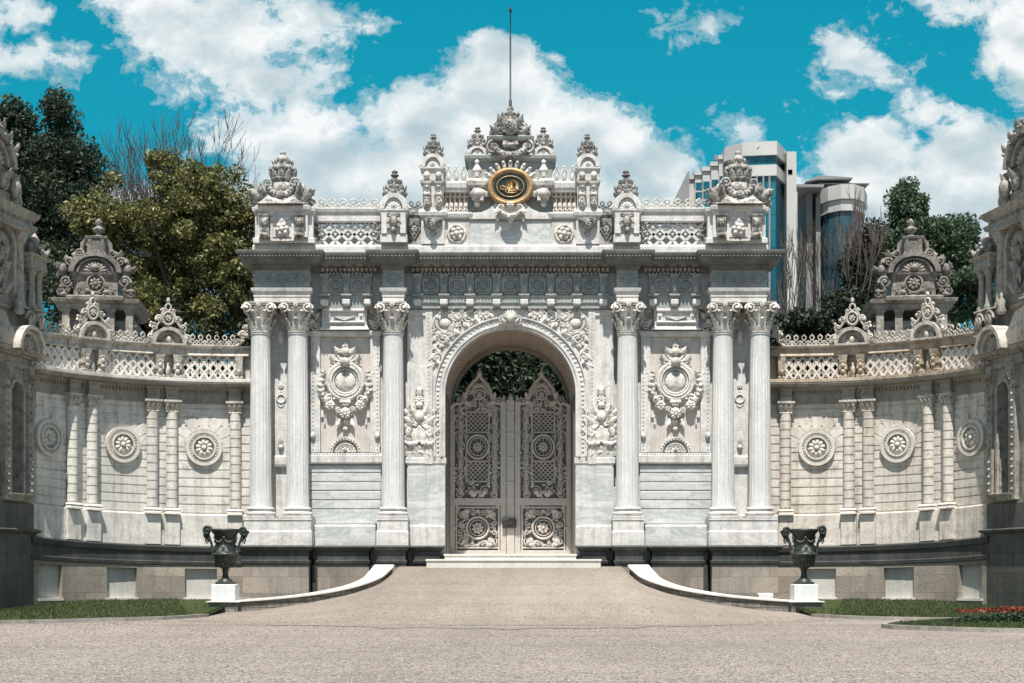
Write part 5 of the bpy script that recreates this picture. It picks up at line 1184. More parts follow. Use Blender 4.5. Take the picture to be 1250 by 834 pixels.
# tabernacle with columns
def pcol(s_, w, za, zb, r):
    b = PBu(); b.lathe([(r*1.4, 0), (r*1.5, .05), (r*1.2, .12), (r*1.05, .16), (r*.85, (zb-za)*.82), (r, (zb-za)*.84), (r*1.1, (zb-za)*.88), (r*1.7, (zb-za)*.97), (r*1.7, zb-za)], s_, -w, za, 14)
    for k in range(6): b.push(s_, -w, za+(zb-za)*.86, rz=k*pi/3); b.leaf(0, -r, 0, (zb-za)*.12, r*1.1, 0, .5); b.ball(0, -r*1.5, (zb-za)*.09, r*.35); b.pop()
    b.mould(s_-r*1.5, s_+r*1.5, -w-r*1.5, -w+r*1.5, [(0, za-.06), (.02, za-.04), (.0, za)], True); ppart(b, 'column', 'pav')
zc0, zc1 = Zp(368), Zp(318)
for s_ in (.08, .55): pcol(s_, .12, zc0, zc1, .12)
b = PBu(); b.mould(-.10, .95, -.30, 1.4, [(0, zc1), (.04, zc1+.05), (.02, zc1+.1), (0.0, Zp(306)), (.10, Zp(304)), (.14, Zp(301)), (.02, Zp(300))]); b.box(0.0, .9, .35, 1.2, zc0, zc1); ppart(b, 'porch_block', 'pav')
b = PBu(); b.push(.3, -.1, Zp(300)); b.lathe([(.14, 0), (.24, .15), (.26, .3), (.12, .42), (.18, .5), (.1, .62), (.02, .75)], n=12, fl=lambda a, h: .08*sin(6*a))
for k in range(8): b.push(rz=k*pi/4); b.leaf(0, -.2, .05, .35, .2, 0, .4); b.ball(0, -.24, .3, .09); b.pop()
b.swag(-.35, .4, .25, .2, .09, -.3, 6); b.pop(); ppart(b, 'vase', 'pav')
zt0, zt1 = Zp(372), Zp(268)
b = PBu(); b.mould(.95, LEN, .1, 2.4, [(0, zt0), (0, zt1)]); b.arch(2.1, Zp(300), .55, .72, -.08, .12, n=16)
for sg in (-1, 1): b.box(2.1+sg*.635-.085, 2.1+sg*.635+.085, -.08, .12, zt0, Zp(300))
b.shell(2.1, .04, Zp(300), .5, 9, 0, pi, .15); b.foliage([(2.1, zt0+.2), (2.1, Zp(305))], .05, .5, 6)
ppart(b, 'tabernacle', 'pav')
for s_ in (1.2, 2.95): pcol(s_, .05, zt0+.06, Zp(278), .16)
b = PBu(); b.mould(.92, LEN, -.28, 2.4, [(0, Zp(278)), (.04, Zp(275)), (.02, Zp(272)), (0, Zp(264)), (.10, Zp(262)), (.20, Zp(258)), (.24, Zp(253)), (.1, Zp(252))]); b.mould(.1, .92, .1, 1.6, [(0, Zp(300)), (0, Zp(268)), (.1, Zp(266)), (.14, Zp(261)), (.02, Zp(260)), (0, Zp(254)), (.08, Zp(253)), (.08, Zp(250))]); b.dentils(1.0, LEN, -.36, -.2, Zp(265), Zp(261), .14); ppart(b, 'upper_cornice', 'pav')
b = PBu(); b.mould(1.45, LEN, -.05, 2.2, [(0, Zp(252)), (0, Zp(238)), (.06, Zp(236)), (.0, Zp(235))]); b.mould(1.55, LEN, .1, 2.0, [(0, Zp(235)), (0, Zp(214)), (.1, Zp(212)), (.22, Zp(208)), (.1, Zp(206))]); ppart(b, 'lantern', 'pav')
b = PBu(); b.arch(2.75, Zp(206), .82, 1.02, -.30, .6, n=22, sz=1.0); b.arch(2.75, Zp(206), .62, .72, -.2, .4, n=22); b.disc(2.75, Zp(206), .84, .84, -.02, 1.8, 28); b.shell(2.75, -.06, Zp(206), .6, 9, 0, pi, .2); ppart(b, 'arched_pediment', 'pav')
b = PBu(); b.foliage([(1.5, Zp(248)), (1.6, Zp(228)), (1.75, Zp(212))], -.1, .4, 9); b.ball(1.7, -.2, Zp(228), .22, .2, .3); b.ball(1.7, -.2, Zp(218), .13); b.scroll(1.5, -.15, Zp(242), .22, 1.6, .07); ppart(b, 'lantern_carving', 'pav'); b = PBu(); b.foliage([(1.7, Zp(190)), (2.1, Zp(172)), (2.7, Zp(162))], -.2, .36, 12); b.rosette(2.75, -.2, Zp(163), .25); ppart(b, 'pediment_crest', 'pav')
for s_ in (2.2, 3.3): b = PBu(); b.ball(s_, -.1, Zp(224), .2, .18, .3); b.leaf(s_, -.1, Zp(232), .6, .4); ppart(b, 'bud', 'pav')
mirror_thing(PAV, 'dark weathered stone pavilion cut by the right edge, above the red flower bed')

# ================================================================== small gatehouse roofs behind the wings
DK = D+6.5
KX, KY = (122-623)*DK/F, 6.5
KIO = tag(empty('kiosk', (KX, KY, 0)), 'ornate stone kiosk with arched pediment behind the left wing wall, before the olive tree', 'kiosk')
def Zk(py): return EYE+(690-py)*DK/F
def kpart(mb, name, mat, parent=None): return mb.build(name, mat, parent or KIO)
def KB(): b = MB(); b.push(KX, KY, 0, rz=radians(7)); return b
k_ = DK/F
b = KB(); b.mould(-1.35, 1.45, -.9, 2.0, [(0, 0), (0, Zk(405)), (.05, Zk(403)), (.05, Zk(398)), (0, Zk(396))]); 
for x in (-1.1, -.45, .55, 1.25): b.mould(x-.14, x+.14, -1.1, -.8, [(0, Zk(430)), (0, Zk(388)), (.05, Zk(386)), (.05, Zk(383))])
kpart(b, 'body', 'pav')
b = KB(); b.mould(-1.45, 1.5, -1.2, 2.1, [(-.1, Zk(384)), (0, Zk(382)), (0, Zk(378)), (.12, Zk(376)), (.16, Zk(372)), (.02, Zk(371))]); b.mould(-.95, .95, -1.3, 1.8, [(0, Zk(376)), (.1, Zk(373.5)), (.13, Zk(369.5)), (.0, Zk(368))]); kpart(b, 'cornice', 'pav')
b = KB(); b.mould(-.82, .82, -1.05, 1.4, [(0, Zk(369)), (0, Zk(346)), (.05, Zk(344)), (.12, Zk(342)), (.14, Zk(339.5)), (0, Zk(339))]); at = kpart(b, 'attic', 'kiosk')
b = KB(); y = -1.1
b.rosette(0, y, Zk(353), .26, 8); b.ring(0, Zk(353), .32, .34, y, .05, 18); b.foliage([(-.7, Zk(365)), (-.3, Zk(358))], y, .3, 1); b.foliage([(.7, Zk(365)), (.3, Zk(358))], y, .3, 2); b.foliage([(-.3, Zk(366)), (.3, Zk(366))], y, .26, 3)
for sg in (-1, 1):
    b.scroll(sg*1.08, y, Zk(351), .22, 1.7, .07, sg, 0, 20, 6); b.tube([(sg*.92, y+.1, Zk(344)), (sg*1.1, y+.1, Zk(350)), (sg*1.0, y+.1, Zk(358)), (sg*1.3, y+.1, Zk(367))], [.08, .1, .1, .13], 6); b.scroll(sg*1.3, y, Zk(364), .15, 1.5, .05, -sg); b.foliage([(sg*1.0, Zk(366)), (sg*1.3, Zk(360))], y, .3, 7)
kpart(b, 'attic_carving', 'kiosk', at)
b = KB(); zc = Zk(340); b.arch(0, zc, .78, .98, -1.3, 1.2, n=22, sz=.78); b.arch(0, zc, .62, .70, -1.22, -.9, n=20, sz=.78); b.prism([(-.8, zc)]+[(-.8*cos(pi*i/14), zc+.62*sin(pi*i/14)) for i in range(1, 14)]+[(.8, zc)], -1.1, 1.1); pd = kpart(b, 'pediment', 'kiosk')
b = KB(); b.shell(0, -1.14, zc+.02, .48, 9, 0, pi, .15); b.ball(0, -1.2, zc+.18, .14); kpart(b, 'pediment_carving', 'kiosk', pd)
for sg in (-1, 1): b = KB(); b.foliage([(sg*1.5, Zk(338)), (sg*1.15, Zk(332)), (sg*.8, Zk(321))], -1.0, .36, 4); b.ball(sg*1.2, -1.05, Zk(336), .18, .16, .22); b.scroll(sg*.95, -1.15, Zk(327), .17, 1.5, .05, sg); kpart(b, 'corner_scroll', 'kiosk', pd)
b = KB(); b.mould(-.34, .34, -.95, .4, [(.14, Zk(322)), (.06, Zk(318)), (0, Zk(314)), (0, Zk(299)), (.06, Zk(298)), (.08, Zk(295.5)), (0, Zk(294.5))]); b.shell(0, -1.05, Zk(322), .36, 7, 0, pi, .2)
for sg in (-1, 1): b.tube([(sg*.34, -.9, Zk(297)), (sg*.5, -.9, Zk(304)), (sg*.52, -.9, Zk(312)), (sg*.85, -.9, Zk(320))], [.07, .1, .11, .14], 6); b.scroll(sg*.62, -1.0, Zk(316), .15, 1.5, .05, -sg); b.box(sg*.24-.06, sg*.24+.06, -1.0, -.9, Zk(315), Zk(299))
b.box(-.15, .15, -.97, -.9, Zk(314), Zk(300)); kpart(b, 'pinnacle_block', 'kiosk')
b = KB(); b.lathe([(.34, 0), (.26, .08), (.12, .18), (.10, .26), (.22, .34), (.24, .42), (.11, .5), (.08, .56), (.15, .62), (.13, .72), (.02, .82)], 0, -.3, Zk(295), 12); kpart(b, 'finial', 'kiosk')
k2 = mirror_thing(KIO, 'ornate stone kiosk with arched pediment behind the right wing wall')
k2.location.x = (1110-623)*DK/F

# ================================================================== ramp walls and urns
def ramp_wall():
    n = 40; t = np.linspace(0, len(RW)-1, n); k = np.arange(len(RW))
    # smooth interpolation through the plan points
    def cm(v):
        out = []
        for q in t:
            i = min(int(q), len(v)-2); f = q-i; p0, p1, p2, p3 = v[max(i-1, 0)], v[i], v[i+1], v[min(i+2, len(v)-1)]
            out.append(.5*((2*p1)+(-p0+p2)*f+(2*p0-5*p1+4*p2-p3)*f*f+(-p0+3*p1-3*p2+p3)*f**3))
        return np.array(out)
    x, y, zt, zf = [cm(RW[:, i]) for i in range(4)]
    T = np.gradient(np.stack([x, y], 1), axis=0); T /= np.linalg.norm(T, axis=1)[:, None]; N = np.stack([T[:, 1], -T[:, 0]], 1)  # towards the wall side
    N = np.where((N[:, :1]*-1+N[:, 1:]) > 0, N, -N)
    wd = np.linspace(.62, .56, n)
    root = tag(empty('ramp_wall', (-7.0, -4.0, 0)), 'low curved stone ramp wall with pale coping, sweeping down to the left urn', 'wall')
    def strip(o0, o1, za, zb):
        a = np.stack([x, y], 1)+N*o0[:, None]; c = np.stack([x, y], 1)+N*o1[:, None]; V = []
        for i in range(n): V += [(a[i, 0], a[i, 1], za[i]), (c[i, 0], c[i, 1], za[i]), (c[i, 0], c[i, 1], zb[i]), (a[i, 0], a[i, 1], zb[i])]
        return V, [np.array([(4*i+k, 4*i+(k+1) % 4, 4*i+4+(k+1) % 4, 4*i+4+k) for i in range(n-1) for k in range(4)]), np.array([(3, 2, 1, 0), (4*n-4, 4*n-3, 4*n-2, 4*n-1)])]
    z = np.zeros(n)
    b = MB(); b.add(*strip(z+.04, wd, z-.05, zt-.055), sm=False); b.build('wall_body', 'rubble', root)
    b = MB(); b.add(*strip(z-.03, wd+.05, zt-.055, zt-.02), sm=False); b.add(*strip(z+.0, wd+.03, zt-.02, zt), sm=False); b.build('coping', 'cap', root)
    # end block carrying the urn pedestal
    b = MB(); b.mould(-9.36, -8.46, -4.94, -3.95, [(0, -.05), (0, .335)]); b.build('end_block', 'rubble', root)
    b = MB(); b.mould(-9.40, -8.42, -4.98, -3.92, [(0, .336), (.03, .35), (.03, .372), (0, .382)]); b.build('end_slab', 'cap', root)
    return root
rwl = ramp_wall(); rwr = mirror_thing(rwl, 'low curved stone ramp wall with pale coping, sweeping down to the right urn'); rwr.scale.x = -1.05; rwr.location.x = 7.2
def urn():
    x, y = -8.92, -4.5
    p = MB(); p.mould(x-.37, x+.37, y-.37, y+.37, [(0, .382), (0, .885), (-.02, .90), (-.02, .905)], True)
    po = tag(p.build('urn_pedestal', 'white'), 'white square urn pedestal on the left end block, next to the left lawn', 'pedestal', 'white urn pedestals')
    z0 = .907; root = tag(empty('garden_urn', (x, y, z0)), 'dark bronze two-handled urn on the white pedestal beside the left lawn', 'urn', 'bronze garden urns')
    b = MB(); b.push(x, y, z0)
    b.mould(-.31, .31, -.31, .31, [(0, 0), (0, .06), (-.03, .08)], True)
    b.lathe([(.27, .08), (.25, .13), (.15, .19), (.11, .26), (.10, .40), (.13, .44), (.11, .47), (.14, .50), (.28, .58), (.40, .72), (.43, .86), (.44, .92), (.47, .94), (.47, .99), (.42, 1.02), (.37, 1.10), (.36, 1.3), (.38, 1.5), (.43, 1.64), (.50, 1.70), (.52, 1.74), (.52, 1.79), (.48, 1.80), (.44, 1.74), (.34, 1.3), (0, 1.1)], n=32)
    for k in range(20): b.push(rz=2*pi*k/20); b.ball(0, -.33, .68, .05, .06, .13, 6, 4); b.ball(0, -.47, .965, .04, .03, .035, 6, 4); b.pop()
    b.pop(); b.build('bowl', 'bronze', root)
    b = MB(); b.push(x, y, z0)
    for k in range(6):
        b.push(rz=2*pi*(k+.5)/6); b.swag(-.19, .19, 1.5, .13, .03, -.36, 8); b.ball(-.19, -.39, 1.52, .035); b.pop()
    for k in range(4): b.push(rz=pi/2*k); b.ball(0, -.38, 1.16, .10, .05, .12); b.rosette(0, -.43, 1.2, .06, 6); b.leaf(0, -.38, 1.05, .2, .3, 1.4, .1); b.leaf(0, -.38, 1.05, .2, .3, -1.4, .1); b.pop()
    b.pop(); b.build('relief', 'bronzelight', root)
    for sg in (-1, 1):
        b = MB(); b.push(x, y, z0)
        b.tube([(sg*.42, 0, 1.00), (sg*.50, 0, 1.12), (sg*.50, 0, 1.30), (sg*.60, 0, 1.52), (sg*.66, 0, 1.66), (sg*.66, 0, 1.76)], [.06, .05, .045, .055, .07, .08], 8)
        b.push(sg*.66, -.05, 1.72); b.scroll(0, 0, .02, .15, 1.6, .055, -sg, 0, 18, 6); b.pop(); b.push(sg*.66, .05, 1.72); b.scroll(0, 0, .02, .15, 1.6, .055, -sg, 0, 18, 6); b.pop()
        b.ball(sg*.66, 0, 1.72, .12, .12, .13); b.ball(sg*.74, -.02, 1.62, .07, .07, .12); b.ball(sg*.62, 0, 1.5, .06, .05, .14); b.tube([(sg*.68, 0, 1.6), (sg*.72, 0, 1.42), (sg*.66, 0, 1.32)], .035, 5); b.tube([(sg*.46, 0, 1.76), (sg*.56, 0, 1.80), (sg*.64, 0, 1.78)], .04, 5)
        b.pop(); b.build('handle', 'bronze', root)
    return po, root
po, ur = urn(); ur.scale = (.86, .92, .96)
por = mirror_thing(po, 'white square urn pedestal on the right end block, next to the right lawn'); urr = mirror_thing(ur, 'dark bronze two-handled urn on the white pedestal beside the right lawn'); por.location.x += .28; urr.location.x += .28
for sg, lab in ((-1, 'low white stone block on the ground behind the left ramp wall'), (1, 'low white stone block on the ground behind the right ramp wall')):
    b = MB(); xq = sg*(8.55 if sg > 0 else 6.6); b.cbox(xq-.24, xq+.24, -1.4, -1.0, 0.0, .56 if sg > 0 else .42, .03)
    tag(b.build('stone_block', 'white'), lab, 'stone block', 'white stone blocks by the base')
    b = MB(); b.cbox(sg*7.6-1.6, sg*7.6+1.6, -.95, -.75, 0, .40, .03); tag(b.build('stone_kerb', 'rubble'), 'low rough stone ledge along the base behind the %s ramp wall' % ('left' if sg < 0 else 'right'), 'ledge')

# ================================================================== lawns and flower bed
def pol(px, py, z=0.0):
    d = F*(EYE-z)/(py-690); return np.array([(px-623)*d/F, d-D])
def bez(P, n):
    P = np.array(P); t = np.linspace(0, len(P)-1, n); out = []
    for q in t:
        i = min(int(q), len(P)-2); f = q-i; p0, p1, p2, p3 = P[max(i-1, 0)], P[i], P[i+1], P[min(i+2, len(P)-1)]
        out.append(.5*((2*p1)+(-p0+p2)*f+(2*p0-5*p1+4*p2-p3)*f*f+(-p0+3*p1-3*p2+p3)*f**3))
    return np.array(out)
def lawn(sg, kerb, name, lab, blades, rs):
    n, mrow = 40, 16; K = bez(kerb, n); V = np.zeros((n, mrow, 3))
    for i in range(n):
        q = i/(n-1); s = s_of_cache(q); wpt = wing_warp(np.array([[s, -.12, 0.0]]))[0][:2]
        if s > WL: wpt = np.array(pav_warp(np.array([[s-WL, -.15, 0]]))[0][:2])
        if q < .12: wpt = np.array([-8.9-.3*q, -3.4+q*8])
        a = np.array([K[i, 0], K[i, 1]])
        for j in range(mrow):
            t = j/(mrow-1); p = a*(1-t)+np.array([wpt[0], wpt[1]])*t
            zz = .03+ (.30*(1-max(0, (q-.45)/.55)) + .05*max(0, (q-.45)/.55))*t**1.3 + .012*sin(i*1.7+j*2.3)
            V[i, j] = (p[0]*(-sg), p[1], zz)
    V2 = V.reshape(-1, 3); b = MB(); b.add(V2, [grid_f(n, mrow)], True)
    return b, V
_sc = [s_of(262, .1), WL+3.2]
def s_of_cache(q): return _sc[0]+(_sc[1]-_sc[0])*q
kerbL = [(-8.75, -8.2), (-9.5, -10.3), (-11.2, -12.0), (-13.1, -13.4), (-16.5, -15.2)]
kerbR = [(-8.75, -8.2), (-9.6, -10.0), (-10.9, -10.9), (-13.0, -11.6), (-17.0, -13.0)]
def blades(V, count, z_off=0.0):
    n, mrow, _ = V.shape; b = MB(); i = rng.integers(0, n-1, count); j = rng.integers(0, mrow-1, count); f = rng.random((count, 2))
    p = V[i, j]*(1-f[:, :1])*(1-f[:, 1:])+V[i+1, j]*f[:, :1]*(1-f[:, 1:])+V[i, j+1]*(1-f[:, :1])*f[:, 1:]+V[i+1, j+1]*f[:, :1]*f[:, 1:]
    a = rng.random(count)*2*pi; h = .03+.05*rng.random(count); w = .012
    d = np.stack([np.cos(a)*w, np.sin(a)*w, np.zeros(count)], 1); tip = p+np.stack([rng.normal(0, .02, count), rng.normal(0, .02, count), h], 1)
    VV = np.stack([p-d, p+d, tip], 1).reshape(-1, 3); b.add(VV, [np.arange(3*count).reshape(-1, 3)], False); return b
def kerbstones(K, name, lab, sg):
    K = bez(K, 60); T = np.gradient(K, axis=0); T /= np.linalg.norm(T, axis=1)[:, None]; N = np.stack([T[:, 1], -T[:, 0]], 1); b = MB(); V = []
    for i in range(60):
        for o, z in ((-.07, 0), (.07, 0), (.07, .10), (-.07, .10)): V.append(((K[i, 0]+N[i, 0]*o)*(-sg), K[i, 1]+N[i, 1]*o, z))
    b.add(V, [np.array([(4*i+k, 4*i+(k+1) % 4, 4*i+4+(k+1) % 4, 4*i+4+k) for i in range(59) for k in range(4)]), np.array([(3, 2, 1, 0), (236, 237, 238, 239)])], False)
    tag(b.build(name, 'limedark'), kind='structure')
for sg, K, side in ((-1, kerbL, 'left'), (1, kerbR, 'right')):
    b, V = lawn(sg, K, 'lawn', '', 0, 0); tag(b.build('lawn', 'lawn'), kind='structure')
    tag(blades(V, 16000).build('grass', 'grassblade', uv=False), 'short green grass of the %s lawn at the foot of the wing wall' % side, 'grass', kind='stuff')
    kerbstones(K, 'kerb', '', sg)
# second lawn with the bed of red flowers, right foreground
tip = [(11.6, -11.6), (9.9, -13.2), (8.95, -15.6), (9.9, -17.1), (11.5, -18.1), (17.5, -20.5)]
Kt = bez(tip, 50); n, mrow = 50, 12; V = np.zeros((n, mrow, 3)); back = np.array([17.5, -12.2])
for i in range(n):
    f = i/(n-1); tgt = np.array([12.5+5.0*f, -11.9-.6*f])
    for j in range(mrow):
        t = j/(mrow-1); p = Kt[i]*(1-t)+tgt*t; V[i, j] = (p[0], p[1], .03+.05*sin(pi*min(1, t*1.0)*.5))
b = MB(); b.add(V.reshape(-1, 3), [grid_f(n, mrow)], True); tag(b.build('lawn', 'lawn'), kind='structure')
tag(blades(V, 12000).build('grass', 'grassblade', uv=False), 'short green grass of the pointed front lawn around the flower bed', 'grass', kind='stuff')
kerbstones([(-x, y) for x, y in tip[1:]], 'kerb', '', 1)
def leafcloud(count, pts_fn, size, mb):
    P = pts_fn(count); A = rng.normal(0, 1, (count, 3)); A /= np.linalg.norm(A, axis=1)[:, None]; B = np.cross(A, rng.normal(0, 1, (count, 3))); B /= np.linalg.norm(B, axis=1)[:, None]+1e-9
    sz = size*(.6+.8*rng.random(count))[:, None]; C_ = np.cross(A, B)
    VV = np.stack([P-A*sz, P+B*sz*.45+C_*sz*.12, P+A*sz, P-B*sz*.45+C_*sz*.12], 1).reshape(-1, 3); mb.add(VV, [np.arange(4*count).reshape(-1, 4)], False)
def bedpts(z0, z1, y0, y1, x0, x1):
    def f(c):
        x = x0+(x1-x0)*rng.random(c); tt = np.clip((x-x0)/1.2, .25, 1); return np.stack([x, y0+(y1-y0)*rng.random(c), z0+(z1-z0)*rng.random(c)*tt], 1)
    return f
b = MB(); leafcloud(5200, bedpts(.08, .27, -13.9, -13.2, 11.15, 18.0), .06, b); tag(b.build('hedge', 'leaf_dark', uv=False), 'low dark clipped hedge edging the red flower bed', 'hedge')
b = MB(); leafcloud(3600, bedpts(.08, .34, -13.1, -11.9, 11.9, 18.0), .06, b); tag(b.build('foliage', 'leaf_green', uv=False), 'green leaves of the bedding plants behind the low hedge', 'bedding plants', kind='stuff')
b = MB(); leafcloud(3000, bedpts(.30, .42, -13.1, -11.9, 11.7, 18.0), .05, b); tag(b.build('flowers', 'petal', uv=False), 'red and orange bedding flowers behind the low hedge', 'flowers', kind='stuff')

# loose pebbles on the forecourt
c = 42000; yy = -36.0+27.0*rng.random(c)**1.5; half = (yy+D)*0.37; xx = (2*rng.random(c)-1)*half
keep = np.array([not ((abs(x) > 8.4 and y > -8) or (x > 8.6 and -19.0 < y < -10)) for x, y in zip(xx, yy)]); xx, yy = xx[keep], yy[keep]; c = len(xx)
zz = np.array([ramp_z(x, y)+.006 if y > -14 else 0.0 for x, y in zip(xx, yy)])
O = np.array([(1, 0, 0), (0, 1, 0), (-1, 0, 0), (0, -1, 0), (0, 0, 1), (0, 0, -1)], float); OF = np.array([(0, 1, 4), (1, 2, 4), (2, 3, 4), (3, 0, 4), (1, 0, 5), (2, 1, 5), (3, 2, 5), (0, 3, 5)])
sz = (.008+.016*rng.random(c)**2)[:, None, None]; jit = 1+.5*(rng.random((c, 6, 3))-.5)
VV = O[None]*jit*sz*np.array([1.2, 1.2, .9])+np.stack([xx, yy, zz+.004], 1)[:, None, :]
b = MB(); b.add(VV.reshape(-1, 3), [(OF[None]+6*np.arange(c)[:, None, None]).reshape(-1, 3)], False); tag(b.build('pebbles', 'pebble', uv=False), 'loose pale pebbles strewn over the gravel forecourt and ramp', 'gravel', kind='stuff')

# ================================================================== trees
def crown_pts(clumps):
    """clumps: (x, y, z, rx, ry, rz, weight)"""
    cl = np.array([c[:6] for c in clumps]); vol = cl[:, 3]*cl[:, 4]*cl[:, 5]; p = vol**.72; p /= p.sum()
    def f(c):
        k = rng.choice(len(cl), c, p=p); d = rng.normal(0, 1, (c, 3)); d /= np.linalg.norm(d, axis=1)[:, None]; r = (rng.random(c)**.42)[:, None]
        return cl[k, :3]+d*r*cl[k, 3:6]
    return f
def make_clumps(ells, n, rmin, rmax, flat=.8):
    """scatter leaf masses through the big ellipsoids, mostly near their outside"""
    out = []; vol = np.array([e[3]*e[4]*e[5] for e in ells])**.7; vol /= vol.sum()
    for _ in range(n):
        e = ells[rng.choice(len(ells), p=vol)]; d = rng.normal(0, 1, 3); d /= np.linalg.norm(d); r = rng.random()**.35; rr = rmin+(rmax-rmin)*rng.random()
        out.append((e[0]+d[0]*r*e[3], e[1]+d[1]*r*e[4], e[2]+d[2]*r*e[5], rr, rr, rr*flat))
    return out
def trunk_mesh(x, y, H, r, lean=0.0, limbs=8, zb=.45, spread=2.5, seed=0):
    R = random.Random(seed); b = MB(); pts = [(x+lean*q*H+.12*sin(q*5+seed), y+.1*sin(q*4), H*q) for q in np.linspace(0, 1, 9)]
    b.tube(pts, [r*(1.25-1.0*q) for q in np.linspace(0, 1, 9)], 8)
    for k in range(limbs):
        q = zb+(1-zb)*R.random()*.9; i = int(q*8); p = pts[i]; a = R.uniform(0, 2*pi); L = spread*R.uniform(.5, 1.0)
        b.tube([p, (p[0]+.4*L*cos(a), p[1]+.4*L*sin(a), p[2]+.35*L), (p[0]+L*cos(a), p[1]+L*sin(a), p[2]+.9*L)], [r*.4, r*.28, r*.08], 5)
    return b
def leafy(name, label, x, y, H, ells, n_cl, rmin, rmax, n_leaf, size, mat, tr=.28, flat=.8, seed=1, bark='bark', group=None, lean=0, spread=2.5):
    root = tag(empty(name, (x, y, 0)), label, 'tree', group)
    trunk_mesh(x, y, H, tr, lean, 9, .4, spread, seed).build('trunk', bark, root)
    b = MB(); leafcloud(n_leaf, crown_pts(make_clumps(ells, n_cl, rmin, rmax, flat)), size, b); b.build('crown', mat, root, uv=False)
    return root
def TP(px, py, d): return ((px-623)*d/F, EYE+(690-py)*d/F)
def E(px, py, rx, rz, d, dep=None):
    k = d/F; x, z = TP(px, py, d); return (x, d-D, z, rx*k, (dep or rx*.8)*k, rz*k)
GB = 'trees behind the walls'
# left of the gate
d = 76
leafy('dark_evergreen', 'tallest dark pointed evergreen behind the left wing wall, beside the olive tree', TP(78, 0, d)[0], d-D, 24, [E(78, 260, 36, 110, d), E(72, 160, 24, 42, d), E(88, 330, 42, 80, d), E(55, 230, 26, 60, d), E(108, 215, 20, 24, d)], 230, .45, 1.0, 52000, .115, 'leaf_dark', .35, 1.0, 3, group=GB)
leafy('dark_evergreen', 'brownish dark evergreen cut by the left edge, behind the left pavilion', TP(12, 0, d)[0], d+4-D, 24, [E(5, 210, 40, 80, d), E(12, 150, 20, 34, d), E(-20, 190, 30, 60, d), E(30, 290, 36, 90, d)], 190, .45, 1.0, 36000, .12, 'leaf_dark', .35, 1.0, 4, group=GB)
d = 68
leafy('olive_magnolia', 'broad olive green glossy-leaved tree behind the left wing wall, next to the gate', TP(212, 0, d)[0], d-D, 15, [E(215, 290, 80, 70, d), E(150, 285, 55, 45, d), E(255, 240, 52, 50, d), E(205, 215, 34, 32, d), E(150, 215, 15, 18, d), E(270, 340, 55, 60, d), E(120, 270, 34, 38, d), E(200, 380, 100, 50, d), E(285, 280, 28, 50, d), E(300, 385, 36, 50, d), E(310, 330, 16, 50, d)], 300, .35, .85, 76000, .105, 'leaf_olive', .35, .8, 5, group=GB, spread=4)
leafy('dark_shrub', 'dark shrub filling the gap behind the kiosk on the left', TP(110, 0, 66)[0], 66-D, 10, [E(60, 385, 50, 60, 66), E(150, 390, 60, 50, 66), E(110, 440, 90, 40, 66), E(240, 430, 60, 50, 66)], 110, .5, 1.0, 20000, .13, 'leaf_shrub', .2, .9, 6)
def bare(name, label, x, y, H, seed, levels=5, r0=.16, mat='twig', spread=.42, z0=0.0, first=.35, lean=0.0, up=.12):
    R = random.Random(seed); root = tag(empty(name, (x, y, 0)), label, 'tree', 'bare trees')
    tk, tw = MB(), MB()
    def grow(p, dv, L, r, lev):
        n = 4; pts = [p]; q = np.array(p); v = np.array(dv)
        for i in range(n):
            gs = .03 if lev == 0 else .09; v = v+np.array([R.gauss(0, gs), R.gauss(0, gs), up*.6]); v /= np.linalg.norm(v); q = q+v*L/n; pts.append(tuple(q))
        (tk if lev == 0 else tw).tube(pts, [r*(1-.45*i/n) for i in range(n+1)], 6 if lev < 2 else 3, cap=False)
        if lev >= levels: return
        kk = R.choice((2, 3)) if lev else 5
        for c in range(kk):
            i = n if c == 0 else R.choice((2, 3, 4)); a = R.uniform(0, 2*pi); s_ = spread*R.uniform(.6, 1.4)*(0.5 if c == 0 else 1)
            pv = np.array([cos(a), sin(a), 0])*s_; nv_ = v+pv; nv_ /= np.linalg.norm(nv_); grow(pts[i], nv_, H*(1-first)*(.34, .27, .2, .14, .11, .09, .07)[lev]*R.uniform(.75, 1.15), max(.017, r*.60*(1.1 if c == 0 else .85)), lev+1)
    grow((x, y, z0), (lean, 0, 1), H*first, r0, 0)
    tk.build('trunk', mat, root, uv=False); tw.build('branches', mat, root, uv=False)
    return root
for px, top, sd, d, lab in ((165, 118, 11, 84, 'bare leafless tree between the dark evergreen and the olive tree'), (222, 108, 12, 88, 'tallest bare leafless tree rising over the middle of the olive tree'), (285, 132, 13, 86, 'bare leafless tree rising over the right shoulder of the olive tree, near the gate')):
    x, z = TP(px, top, d); bare('bare_tree', lab, x, d-D, z*.85, sd, 7, .17, spread=.46, up=.16)
